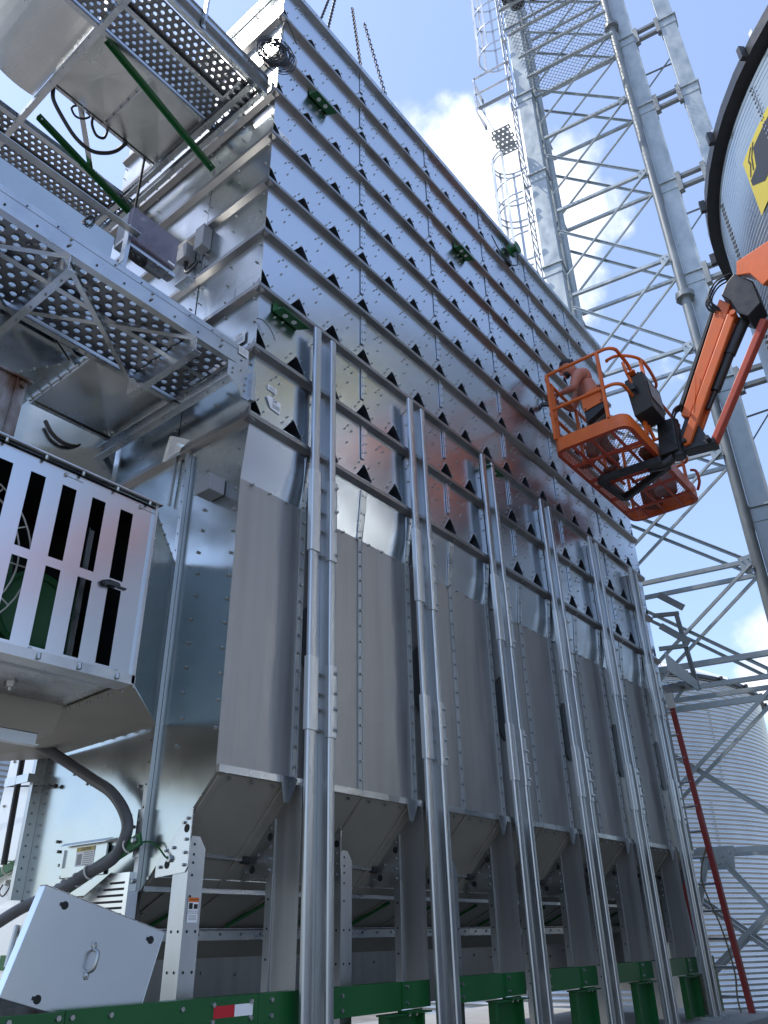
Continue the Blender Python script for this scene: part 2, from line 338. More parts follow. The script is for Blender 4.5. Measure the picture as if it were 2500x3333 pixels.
# ---- lower storey
ZT = 2.06; ZS = .21; YL = .045
for c in range(6):
    x0 = 1.2*c
    mb = MB(); n = 8; pts = []
    for k in range(n+1):
        t = k/n; zz = (Z(9)-.05)*(1-t)+ZT*t; pts.append((YL*t, zz))
    m = 12
    for k in range(n):
        for q in range(m):
            u0, u1 = q/m, (q+1)/m; s0, s1 = math.sin(math.pi*u0), math.sin(math.pi*u1); ka, kb = -.009*math.sin(math.pi*(k+1)/n), -.009*math.sin(math.pi*k/n)
            mb.add([(x0+1.2*u0, pts[k+1][0]+ka*s0, pts[k+1][1]), (x0+1.2*u1, pts[k+1][0]+ka*s1, pts[k+1][1]), (x0+1.2*u1, pts[k][0]+kb*s1, pts[k][1]), (x0+1.2*u0, pts[k][0]+kb*s0, pts[k][1])], [(0, 1, 2, 3)])
    obj('transition_panel', mb, 'wall', dryer, smooth=60)
    for (xa, xb) in ((x0, x0+.585), (x0+.585, x0+1.2)):
        mb = MB();         mb.add([(xa, YL, ZS), (xb, YL, ZS), (xb, YL, ZT), (xa, YL, ZT)], [(0, 1, 2, 3)])
        for k in range(3 if xb-xa < .6 else 4):
            mb.bolt((xa+.1+k*.16, YL-.002, ZT-.012), (0, -1, 0), .009, .022, 1)
        obj('lower_panel', mb, ['dull', 'bolt'], dryer)
    mb = MB()   # dark lapped plate with cut corners, partly behind the posts
    xc = x0+.775; mb.prism([(xc-.15, YL-.003, .95), (xc-.07, YL-.003, .86), (xc+.0, YL-.003, .86), (xc+.05, YL-.003, .93), (xc+.05, YL-.003, 1.32), (xc+.0, YL-.003, 1.42), (xc-.05, YL-.003, 1.42), (xc-.15, YL-.003, 1.32)], (0, -.004, 0))
    obj('access_plate', mb, 'patch', dryer)
    for xr in (x0, x0+.585) if c else (x0+.585,):
        mb = MB(); mb.box(xr-.022, xr+.022, YL-.010, YL-.001, ZS+.03, ZT)
        mb.box(xr+.016, xr+.022, YL-.016, YL-.010, ZS+.03, ZT)
        for k in range(16): mb.bolt((xr-.006, YL-.010, ZS+.09+k*.118), (0, -1, 0), .0105, .018, 1)
        obj('joint_strip', mb, ['joint', 'bolt'], dryer)
        mb = MB(); mb.prism([(xr-.035, -.004, Z(9)-.06), (xr+.04, -.004, Z(9)-.06), (xr+.03, YL-.004, ZT+.015), (xr+.012, YL-.004, ZT-.01), (xr-.03, YL-.004, ZT-.01)], (0, -.006, 0))
        for k in range(3):
            for s in (-.014, .018):
                t = .12+k*.36; mb.bolt((xr+s, -.010+YL*t, (Z(9)-.06)*(1-t)+ZT*t), (0, -1, -.1), .008, .008, 1)
        obj('seam_plate', mb, ['steel', 'bolt'], dryer)
    # sill, hopper and the open bay under it
    mb = MB(); mb.box(x0+.002, x0+1.198, .018, YL-.001, ZS-.012, ZS+.028)
    mb.prism([(x0+.46, .016, ZS+.02), (x0+.60, .016, ZS+.02), (x0+.53, .016, ZS-.12), (x0+.49, .016, ZS-.12)], (0, -.004, 0))
    for k in range(7): mb.bolt((x0+.1+k*.165, .05, ZS-.03), (0, -.7, -.7), .010, .016, 1)
    obj('sill', mb, ['steel', 'bolt'], dryer)
    mb = MB(); mb.add([(x0, YL, ZS-.012), (x0, .575, -.332), (x0+1.2, .575, -.332), (x0+1.2, YL, ZS-.012)], [(0, 1, 2, 3)])
    for xr in (x0+.02, x0+.51):
        mb.prism([(xr, YL+.002, ZS-.02), (xr+.03, YL+.002, ZS-.02), (xr+.03, .56, -.318), (xr, .56, -.318)], (0, -.008, -.008))
        for k in range(4): mb.bolt((xr+.015, .12+k*.13, .125-k*.13), (0, -.7, -.7), .010, .014, 1)
    obj('hopper', mb, ['hopper', 'bolt'], dryer)
# gusset plates, channel columns (every 1.2), web plates (behind the posts)
def gusset(x, y0, hole=True):
    mb = MB(); o = []
    mb.prism([(x, y0, .03), (x, y0+.012, .03), (x, y0+.272, -.235), (x, y0+.27, -.30), (x, y0+.02, -.285), (x, y0, -.26)], (-.006, 0, 0))
    for yy, zz in ((.03, -.02), (.03, -.125), (.03, -.19), (.03, -.25), (.13, -.16), (.23, -.25)): mb.bolt((x-.006, y0+yy, zz), (-1, 0, 0), .010, .014, 1)
    for yy, zz in ((.035, -.07), (.175, -.24)): mb.disc((x-.0075, y0+yy, zz), (-1, 0, 0), .022, 12, 2)
    obj('gusset', mb, ['steel', 'bolt', 'dark'], dryer)
for c in range(6):
    x = 1.2*c; gusset(x, .20)
    mb = MB()
    mb.box(x, x+.006, .20, .325, -1.36, -.27); mb.box(x+.0, x+.006, .2, .26, -.27, -.12)
    mb.prism([(x+.006, .20, -1.36), (x+.104, .20, -1.36), (x+.104, .20, -.17), (x+.06, .20, -.11), (x+.006, .20, -.11)], (0, .006, 0))
    for zz in (-.15, -.2, -.24, -.30, -.40, -.56, -.74, -.95):
        mb.disc((x+.028, .1985, zz), (0, -1, 0), .0075, 8, 1)
        if zz < -.5: mb.disc((x+.082, .1985, zz), (0, -1, 0), .0075, 8, 1); mb.disc((x-.0015, .235, zz), (-1, 0, 0), .0075, 8, 1); mb.disc((x-.0015, .29, zz), (-1, 0, 0), .0075, 8, 1)
    obj('column', mb, ['post', 'dark'], dryer)
    xw = x+.62; gusset(xw-.002, .205)
    mb = MB(); mb.prism([(xw, -.0, ZS+.01), (xw, YL, ZS-.02), (xw, .205, .04), (xw, .205, -.86), (xw, 0, -.86)], (.005, 0, 0))
    obj('web_plate', mb, 'dull', dryer)
    mb = MB(); mb.box(xw-.004, xw+.002, .205, .262, -.90, -.02); mb.box(xw-.012, xw-.004, .203, .210, -.90, -.27)
    for zz in (-.4, -.55, -.7): mb.disc((xw-.0055, .235, zz), (-1, 0, 0), .007, 8, 1)
    obj('column', mb, ['post', 'dark'], dryer)
    mb = MB(); mb.tube([(x+.006, .42, -.17), (x+.62, .42, -.185)], .014, 8)
    mb.tube([(x+.56, .42, -.183), (x+.62, .42, -.185)], .024, 8, 1); obj('tie_rod', mb, ['steel', 'rubber'], dryer)
for (y, z, hh) in ((.60, -.325, .05), (1.08, -.568, .045)):
    mb = MB(); mb.chan((.02, y, z), (LEN, y, z), hh*1.5, .07, (0, 0, 1), 1, .005)
    for k in range(40): mb.bolt((.1+k*.18, y-.0, z), (0, -1, 0), .010, .014, 1)
    obj('cross_channel', mb, ['steel', 'bolt'], dryer)
mb = MB(); mb.add([(0, .61, -.335), (LEN, .61, -.335), (LEN, 1.07, -.545), (0, 1.07, -.545)], [(0, 1, 2, 3)])
for k in range(18):
    mb.prism([(.2+k*.4, .64, -.352), (.23+k*.4, .64, -.352), (.23+k*.4, 1.05, -.539), (.2+k*.4, 1.05, -.539)], (0, -.004, -.006))
    mb.bolt((.215+k*.4, .86, -.457), (0, -.6, -.8), .011, .015, 1)
obj('hopper', mb, ['hopper', 'bolt'], dryer)
for k in range(12): mb = MB(); mb.tube([(.46+k*.6, .66, -.375), (.36+k*.6, .98, -.525)], .012, 6); obj('brace', mb, 'green', dryer)
mb = MB(); mb.add([(0, 1.3, -1.1), (LEN, 1.3, -1.1), (LEN, 1.3, -.70), (0, 1.3, -.70)], [(0, 1, 2, 3)])
for k in range(24): mb.bolt((.15+k*.3, 1.3, -.79+zig()*.05), (0, -1, 0), .012, .014, 1)
obj('back_sheet', mb, ['dull', 'bolt'], dryer)
mb = MB(); mb.add([(0, 1.09, -.59), (LEN, 1.09, -.59), (LEN, 1.31, -.71), (0, 1.31, -.71)], [(0, 1, 2, 3)]); obj('hopper', mb, 'hopper', dryer)
# end wall under the tiers
mb = MB(); mb.add([(0, 0, Z(9)-.05), (0, YL, ZT), (0, YL, ZS-.012), (0, .60, -.36), (0, .60, Z(9)-.05)], [(0, 4, 3, 2, 1)])
for zz in [2.3-.155*k for k in range(13)]:
    mb.bolt((-.001, .075, zz), (-1, 0, 0), .0105, .016, 1)
    mb.bolt((-.001, .40+zig()*.03, zz-.05), (-1, 0, 0), .0105, .016, 1)
for k in range(4): mb.bolt((-.001, .13+k*.13, .09-k*.13), (-1, 0, 0), .0105, .016, 1)
obj('end_panel', mb, ['end', 'bolt'], dryer)
mb = MB(); mb.box(-.035, -.002, .60, .607, -.36, Z(9)-.06); mb.box(-.007, -.001, .607, .67, -.36, Z(9)-.06); mb.box(-.04, -.035, .585, .622, -.36, Z(9)-.06)
for k in range(22): mb.bolt((-.007, .645, 2.38-k*.125), (-1, 0, 0), .009, .012, 1); mb.disc((-.0415, .604, 2.32-k*.125), (-1, 0, 0), .006, 8, 2)
mb.box(-.05, -.041, .575, .635, -.19, .06); mb.bolt((-.05, .605, .0), (-1, 0, 0), .012, .014, 1); mb.bolt((-.041, .605, -.31), (-1, 0, 0), .014, .016, 1)
obj('corner_post', mb, ['post', 'bolt', 'dark'], dryer)
mb = MB(); n = 10
for a in range(n):
    for b in range(n):
        y0, y1 = .67+1.17*a/n, .67+1.17*(a+1)/n; z0, z1 = -.36+2.84*b/n, -.36+2.84*(b+1)/n
        w = lambda y, z: .010*math.sin((y-.67)/1.17*math.pi)*math.sin((z+.36)/2.84*math.pi*2)
        mb.add([(w(y0, z0), y0, z0), (w(y1, z0), y1, z0), (w(y1, z1), y1, z1), (w(y0, z1), y0, z1)], [(0, 3, 2, 1)])
for k in range(9): mb.bolt((0, .74+k*.125, .545), (-1, 0, 0), .0105, .018, 1)
for yy, zz in ((1.45, .36), (1.28, .28), (.80, .05), (.74, -.02), (1.52, -.04), (1.49, -.10), (1.45, -.18), (1.41, -.25), (.72, .2)): mb.bolt((0, yy, zz), (-1, 0, 0), .011, .016, 1)
obj('end_panel', mb, ['end', 'bolt'], dryer, smooth=40)
mb = MB(); mb.box(-.075, -.001, 1.83, 1.836, -.36, .62); mb.box(-.075, -.069, 1.836, 1.87, -.36, .62)
for k in range(14): mb.bolt((-.04, 1.829, .55-k*.066), (0, -1, 0), .008, .010, 1)
obj('corner_post', mb, ['post', 'bolt'], dryer)
mb = MB(); mb.add([(-.002, 1.84, -.5), (-.002, 2.33, -.30), (-.002, 2.38, .1), (-.002, 2.34, .66), (-.002, 1.84, .66)], [(0, 4, 3, 2, 1)])
for yy, zz in ((1.92, .53), (1.93, .33), (2.28, .55), (2.3, .25), (2.33, .1), (1.94, .12), (2.24, -.1)): mb.bolt((-.002, yy, zz), (-1, 0, 0), .010, .014, 1)
obj('end_panel', mb, ['binroof', 'bolt'], dryer, label='pale white end sheet with a clipped left edge')
mb = MB(); mb.add([(.03, .62, -1.0), (.03, 2.5, -1.0), (.03, 2.5, -.36), (.03, .62, -.36)], [(0, 3, 2, 1)]); obj('end_panel', mb, 'dull', dryer)
# ---- paired posts with bolted sleeves
def lean(mb): mb.v = [(x-.020+(3.63-z)*.0150, y, z) for x, y, z in mb.v]; return mb
def rpost(mb, x0, x1, y0, y1, z0, z1, r, m=0):
    pr = []
    for (cx, cy, a) in ((x0+r, y0+r, 180), (x1-r, y0+r, 270), (x1-r*.4, y1-r*.4, 0), (x0+r*.4, y1-r*.4, 90)):
        rr = r if a in (180, 270) else r*.4
        for k in range(5): t = RAD(a+90*k/4); pr.append((cx+rr*math.cos(t), cy+rr*math.sin(t), z0))
    mb.prism(pr, (0, 0, z1-z0), m)
for c in range(6):
    X = .522+1.203*c; zb = -1.37
    for s, (a, b) in enumerate(((0, .076), (.186, .246))):
        mb = MB(); zt = 3.63 if s == 0 else 3.615; rpost(mb, X+a, X+b, -.105, -.076, zb, zt, .012)
        if s == 1: mb.box(X+.12, X+.186, -.012, -.006, zb, 3.58); mb.box(X+.187, X+.194, -.080, -.004, zb, zt-.004); mb.box(X+.194, X+.24, -.012, -.004, zb, zt-.004)
        else: mb.box(X+.068, X+.074, -.080, -.052, zb, zt-.004); mb.box(X+.074, X+.112, -.058, -.052, zb, 3.57)
        for zz in (3.5, 3.35, 3.3): mb.disc((X+.094, -.0605, zz), (0, -1, 0), .006, 8, 1)
        pst = obj('support_post', lean(mb), ['post', 'dark'], dryer, smooth=50)
        for (za, zc) in ((.50, .955), (1.69, 2.32)):
            mb = MB(); d = -.02 if s else 0; rpost(mb, X+a-.008, X+b+.008, -.114, -.070, za+d, zc+d, .010)
            if s == 0: mb.box(X+b+.006, X+b+.034, -.070, -.0605, za, zc)
            for k in range(4):
                zz = za+.05+d+(zc-za-.1)*(0, .36, .64, 1)[k]
                if s == 0: mb.bolt((X+b+.020, -.070, zz), (0, -1, 0), .0125, .016, 1)
                else: mb.bolt((X+b-.012, -.114, zz), (.25, -1, 0), .0125, .018, 1); mb.tube([(X+.118, -.03, zz), (X+.186, -.03, zz)], .009, 6, 1)
            sub('splice_sleeve', lean(mb), ['sleeve', 'bolt'], pst, smooth=50)
        mb = MB(); mb.box(X+a-.03, X+b+.03, -.15, .04, zb-.03, zb); sub('foot_plate', lean(mb), 'zinc', pst)
# ---- green lifting brackets under the ledges
def bracket(x0, x1, i):
    z = Z(i); mb = MB(); w = x1-x0
    mb.prism([(x0, -.010, z-.05), (x1, -.010, z-.05), (x1, -.010, z-.115), (x1-.03, -.010, z-.15), (x0, -.010, z-.14)], (0, -.006, 0))
    mb.prism([(x0, -.016, z-.145), (x1-.02, -.016, z-.150), (x1+.02, -.105, z-.160), (x0+.02, -.105, z-.15)], (0, 0, .007))
    for k in (.3, .62): mb.disc((x0+w*k, -.060, z-.160), (0, 0, -1), .022, 12, 1)
    for k in (.2, .8): mb.bolt((x0+w*k, -.016, z-.085), (0, -1, 0), .012, .016, 2)
    obj('lifting_bracket', mb, ['green', 'binroof', 'bolt'], dryer)
bracket(.13, .42, 7); bracket(.40, .69, 2); bracket(2.87, 3.16, 2); bracket(3.05, 3.33, 7)
# ---- stickers
def sticker(name, c, xa, ya, w, h, lines, lab=None, m='paper'):
    c, xa, ya = V(c), V(xa).normalized(), V(ya).normalized(); n = xa.cross(ya); mb = MB()
    q = [c-xa*w/2-ya*h/2, c+xa*w/2-ya*h/2, c+xa*w/2+ya*h/2, c-xa*w/2+ya*h/2]; mb.prism(q, n*.001)
    s = obj(name, mb, m, dryer, label=lab); sub_lines(s, c+n*.002, xa, ya, lines); return s
def sub_lines(s, c, xa, ya, lines):
    for (body, dx, dy, size, m) in lines:
        if body == '-':
            mb = MB(); w, h = size; p = c+xa*dx+ya*dy
            mb.poly([p-xa*w/2-ya*h/2, p+xa*w/2-ya*h/2, p+xa*w/2+ya*h/2, p-xa*w/2+ya*h/2]); sub('print_line', mb, m, s)
        else: text('print', body, size, c+xa*dx+ya*dy, xa, ya, m, s)
sticker('sticker', (-.014, .177, 3.31), (0, -1, 0), (0, 0, 1), .135, .11, [('C54', 0, .030, .036, 'ink')]+[('-', 0, .0-.014*k, (.10, .006), 'inkgrey') for k in range(3)], 'white C54 sticker')
sticker('sticker', (.135, -.005, 5.60), (1, 0, .0), (0, 0, 1), .15, .11, [('C04', .02, .025, .04, 'ink')]+[('-', .02, -.01-.016*k, (.09, .006), 'inkgrey') for k in range(2)], 'white C04 sticker')
sticker('sticker', (.18, -.005, 2.868), (1, 0, 0), (0, 0, 1), .085, .045, [('-', 0, .01-.012*k, (.06, .005), 'inkgrey') for k in range(3)], 'small white print sticker')
mb = MB(); mb.prism([(.128, -.012, 2.775), (.172, -.006, 2.70), (.27, -.006, 2.69), (.27, -.006, 2.79), (.16, -.006, 2.80)], (0, .001, 0)); mb.poly([(.13, -.014, 2.775), (.172, -.009, 2.70), (.185, -.016, 2.755)])
tg = obj('sticker', mb, ['paper'], dryer, label='peeling white tag reading 54'); sub_lines(tg, V((.215, -.009, 2.75)), V((1, 0, 0)), V((0, 0, 1)), [('54', -.005, .024, .042, 'ink')]+[('-', .01, -.008-.012*k, (.07, .005), 'inkgrey') for k in range(3)])
wl_ = sticker('warning_label', (.052, .197, -.462), (1, 0, 0), (0, 0, 1), .066, .115, [('KEEP AWAY FROM', 0, -.006, .0075, 'ink'), ('ALL MOVING PARTS', 0, -.015, .0075, 'ink')]+[('-', 0, -.026-.006*k, (.05, .0022), 'inkgrey') for k in range(4)], 'orange headed WARNING label')
sub_lines(wl_, V((.052, .195, -.462)), V((1, 0, 0)), V((0, 0, 1)), [('-', 0, .047, (.066, .021), 'orangelab'), ('-', -.016, .018, (.024, .028), 'ink'), ('-', .016, .016, (.026, .022), 'ink')])
text('print', 'WARNING', .0125, (.055, .1945, -.415), (1, 0, 0), (0, 0, 1), 'ink', wl_)

# ================================================================== green skid frame
skid = thing('skid_frame', 'dark green bolted steel skid frame along the foot of the dryer', 'steel frame', (0, 0, -1.4))
def beam(x0, x1, z0=-.99, bolts=()):
    mb = MB(); mb.box(x0, x1, -.010, .0, z0, -.842); mb.box(x0, x1, -.0, .07, -.850, -.842)
    for (x, z) in bolts: mb.bolt((x, -.010, z), (0, -1, 0), .0135, .012, 1)
    obj('beam', mb, ['green', 'bolt'], skid)
mb = MB(); mb.box(-3.2, -.722, -.012, .0, -1.05, -.846); mb.bolt((-.961, -.012, -.868), (0, -1, 0), .014, .013, 1); mb.bolt((-.751, -.012, -.868), (0, -1, 0), .014, .013, 1); mb.bolt((-1.4, -.012, -.868), (0, -1, 0), .014, .013, 1)
obj('beam', mb, ['green', 'bolt'], skid)
beam(-.714, .352, -1.05, ((-.687, -.87), (-.503, -.873), (-.125, -.877), (.059, -.872), (.058, -.941), (.30, -.87), (.30, -.94)))
beam(.354, .66, -1.05, ((.44, -.872), (.44, -.94)))
for c in range(6):
    x = .80+1.2*c; xe = x+.72
    if c < 5: beam(x, xe, -.99, ((x+.18, -.885), (x+.18, -.955)))
    mb = MB()
    if c < 5:
        mb.box(xe, xe+.30, -.008, .0, -.985, -.842); mb.box(xe-.0, xe+.006, -.02, -.008, -.985, -.842)
        mb.prism([(xe-.0, -.06, -.992), (xe+.13, -.06, -.992), (xe+.25, .02, -.992), (xe, .02, -.992)], (0, 0, -.008))
        for zz in (-.87, -.955): mb.bolt((xe+.06, -.008, zz), (0, -1, 0), .012, .012, 1)
        for xx in (.05, .12): mb.bolt((xe+xx, -.03, -1.0), (0, 0, -1), .012, .02, 1)
        obj('bracket', mb, ['green', 'bolt'], skid)
        mb = MB(); mb.box(xe-.16, xe+.26, .03, .04, -1.37, -1.005); mb.box(xe-.16, xe-.13, -.02, .03, -1.37, -1.005); mb.box(xe+.2, xe+.22, -.02, .03, -1.37, -1.005); mb.box(xe-.17, xe+.27, -.04, .05, -1.012, -1.003)
        obj('leg_plate', mb, 'green', skid)
mb = MB(); mb.box(6.80, 7.16, -.010, 0, -.985, -.842); mb.bolt((6.84, -.01, -.87), (0, -1, 0), .012, .012, 1); mb.bolt((6.84, -.01, -.95), (0, -1, 0), .012, .012, 1); mb.bolt((7.1, -.01, -.93), (0, -1, 0), .012, .012, 1)
obj('beam', mb, ['green', 'bolt'], skid)
mb = MB(); mb.box(6.7, 7.3, .03, .04, -1.37, -1.0); obj('leg_plate', mb, 'green', skid)
for (xa, xb, xc, za, zc) in ((.065, .195, .315, -.928, -.878), (6.90, 6.99, 7.07, -.93, -.885)):
    mb = MB(); mb.box(xa, xb, -.0115, -.0105, za, zc, 0); mb.box(xb+.001, xc, -.0115, -.0105, za, zc, 1); obj('reflector_tape', mb, ['red', 'paper'], skid)
mb = MB(); mb.box(-3.2, 7.2, 1.5, 1.56, -1.05, -.85); obj('beam', mb, 'green', skid)

# ================================================================== walkways on the near end
def walk_floor(y0, y1, x0, x1, z, par, pitch=.068, r=.0175):
    mb = MB(); nu = int((x1-x0-.02)/pitch); nv = int(round((y1-y0)/(pitch*.8)))
    mb.perf((x1-.01, y0, z), (-pitch, 0, 0), (0, (y1-y0)/nv, 0), nu-1, nv, r, -.010)
    return obj('floor_plate', mb, 'floor', par, smooth=30)
# ---- upper
ZU = 6.1
up = thing('walkway', 'upper perforated steel walkway high on the dryer end, with two green braces', 'walkway', (-.7, 1.2, 6.1))
walk_floor(.13, .41, -2.7, -.12, ZU+.02, up); walk_floor(.43, .68, -2.7, -.12, ZU+.02, up)
walk_floor(2.06, 2.30, -2.7, -.10, ZU+.02, up); walk_floor(2.32, 2.54, -2.7, -.10, ZU+.02, up)
for (y, h, sd) in ((.10, .17, 1), (.42, .06, 1), (.69, .07, -1), (2.04, .07, 1), (2.31, .06, 1), (2.56, .16, -1)):
    mb = MB(); mb.chan((-2.7, y, ZU+h/2-.02), (-.02, y, ZU+h/2-.02), h, .045, (0, 0, 1), sd, .005)
    for k in range(14): mb.bolt((-.12-k*.19, y-.003 if sd > 0 else y+.003, ZU+h*.3), (0, -1 if sd > 0 else 1, 0), .008, .008, 1)
    obj('side_channel', mb, ['steel', 'bolt'], up)
mb = MB(); mb.box(-2.7, -.02, .096, .099, ZU+.15, ZU+.30); mb.box(-2.7, -.02, .085, .099, ZU+.295, ZU+.305); obj('toe_board', mb, 'steel', up)
for x in (-.09, -.20, -1.37, -2.4):
    mb = MB(); mb.chan((x, .08, ZU-.035), (x, 2.58, ZU-.035), .085, .05, (0, 0, 1), 1 if x < -1 else -1, .006)
    for k in range(12): mb.bolt((x, .2+k*.2, ZU-.078), (0, 0, -1), .009, .010, 1)
    obj('cross_beam', mb, ['steel', 'bolt'], up)
mb = MB()
mb.prism([(-.30, .16, ZU-.012), (-.10, .16, ZU-.012), (-.10, .40, ZU-.012), (-.30, .40, ZU-.012)], (0, 0, -.006))
for k in range(3): mb.box(-.28, -.12, .18+k*.07, .205+k*.07, ZU-.05, ZU-.018)
obj('latch_plate', mb, 'steel', up)
for (a, b) in (((-1.25, .76, ZU-.02), (-.05, .76, 5.64)), ((-1.26, 1.84, ZU-.02), (-.05, 2.05, 5.98))):
    mb = MB(); mb.angle(a, b, .055, .05, (0, -1, 0.2), 1, .006)
    mb.bolt(V(a)+V((.04, -.03, -.02)), (0, 0, -1), .010, .012, 1); mb.bolt(V(b)+V((-.04, -.03, .01)), (0, 0, -1), .010, .012, 1)
    obj('brace', mb, ['green', 'bolt'], up)
mb = MB(); mb.angle((-.80, .08, ZU+.06), (-.80, .08, 7.1), .045, .045, (0, -1, 0), 1, .005); obj('railing_post', mb, 'steel', up)
mb = MB(); mb.angle((-2.0, .08, ZU+.06), (-2.0, .08, 7.1), .045, .045, (0, -1, 0), 1, .005); obj('railing_post', mb, 'steel', up)
mb = MB(); mb.chan((-.72, 1.98, ZU-.06), (-.1, 2.0, ZU-.06), .05, .03, (0, 0, 1), 1, .005); mb.bar((-1.05, 1.46, ZU), (-.62, 1.96, ZU-.02), .05, .01); mb.bar((-.62, 1.96, ZU-.02), (-.1, 2.02, ZU), .05, .02)
obj('stay', mb, 'steel', up)
# ---- lower
ZL = 2.97
lo = thing('walkway', 'lower perforated steel walkway on the dryer end with crossed angle braces under its floor', 'walkway', (-.7, 1.2, 2.95))
walk_floor(.02, .36, -2.6, -.12, ZL, lo, .088, .0225); walk_floor(.38, .72, -2.6, -.12, ZL, lo, .088, .0225)
walk_floor(2.02, 2.5, -2.6, -.02, ZL, lo, .088, .0225)
mb = MB(); mb.chan((-2.6, -.005, ZL+.01), (-.055, -.005, ZL+.01), .165, .05, (0, 0, 1), -1, .005)
mb.box(-2.6, -.06, -.0075, -.0055, ZL+.045, ZL+.048)
for k in range(13):
    mb.disc((-.12-k*.19, -.0095, ZL-.03), (0, -1, 0), .0075, 8, 2)
    if k % 3 == 0:
        for zz in (-.01, .035): mb.bolt((-.30-k*.19, -.006, ZL+zz), (0, -1, 0), .010, .012, 1)
    else: mb.disc((-.2-k*.19, -.0095, ZL+.06), (0, -1, 0), .006, 8, 2)
obj('side_channel', mb, ['steel', 'bolt', 'dark'], lo)
mb = MB(); mb.angle((-2.6, .74, ZL-.06), (-.07, .74, ZL-.06), .045, .10, (0, 0, 1), 1, .005); obj('side_channel', mb, 'steel', lo)
mb = MB(); mb.angle((-2.6, .37, ZL-.03), (-.07, .37, ZL-.03), .04, .03, (0, 0, 1), 1, .004); obj('stringer', mb, 'steel', lo)
for x, b in ((-.50, .76), (-1.42, .76), (-2.3, .76)):
    mb = MB(); mb.chan((x, .0, ZL-.095), (x, b, ZL-.095), .16, .05, (0, 0, 1), 1, .006)
    for k in range(4): mb.bolt((x+.03, .12+k*.17, ZL-.176), (0, 0, -1), .008, .010, 1)
    obj('cross_beam', mb, ['steel', 'bolt'], lo)
for xa, xb in ((-.52, -1.40), (-1.44, -2.28)):
    mb = MB(); mb.angle((xa, .05, ZL-.045), (xb, .70, ZL-.045), .035, .03, (0, 0, 1), 1, .004); obj('brace', mb, 'steel', lo)
    mb = MB(); mb.angle((xa, .70, ZL-.078), (xb, .05, ZL-.078), .035, .03, (0, 0, 1), 1, .004); obj('brace', mb, 'steel', lo)
mb = MB(); mb.chan((-.10, .02, ZL-.095), (-.10, 2.56, ZL-.095), .10, .06, (0, 0, 1), -1, .006)
for k in range(14): mb.disc((-.1-.0065+.0, .1+k*.17, ZL-.1), (-1, 0, 0), .007, 8, 1); mb.bolt((-.13, .16+k*.17, ZL-.146), (0, 0, -1), .008, .009, 2)
obj('cross_beam', mb, ['steel', 'dark', 'bolt'], lo)
mb = MB(); mb.prism([(-.24, -.012, 2.87), (-.24, -.012, 2.76), (-.13, -.012, 2.69), (-.10, -.012, 2.63), (-.02, -.012, 2.63), (-.02, -.012, 2.90)], (0, -.008, 0)); mb.box(-.055, -.02, -.06, -.02, 2.62, 2.86)
for xx, zz in ((-.2, 2.82), (-.2, 2.78), (-.085, 2.74), (-.085, 2.69), (-.08, 2.80), (-.13, 2.84)): mb.bolt((xx, -.020, zz), (0, -1, 0), .009, .010, 1)
obj('corner_bracket', mb, ['post', 'bolt'], lo)
mb = MB(); mb.angle((-1.13, -.0, ZL+.09), (-1.13, -.0, 3.375), .05, .05, (0, -1, 0), 1, .005); obj('railing_post', mb, 'steel', lo)
mb = MB(); mb.angle((-2.6, -.03, 3.325), (-1.06, -.03, 3.325), .05, .05, (0, 0, 1), 1, .005); obj('rail', mb, 'steel', lo)
mb = MB(); mb.box(-.155, -.07, -.0135, -.0125, 2.985, 3.05, 0)
for k in range(4): mb.box(-.15, -.08, -.0145, -.0138, 3.0+k*.012, 3.004+k*.012, 1)
obj('sticker', mb, ['paper', 'inkgrey'], lo)

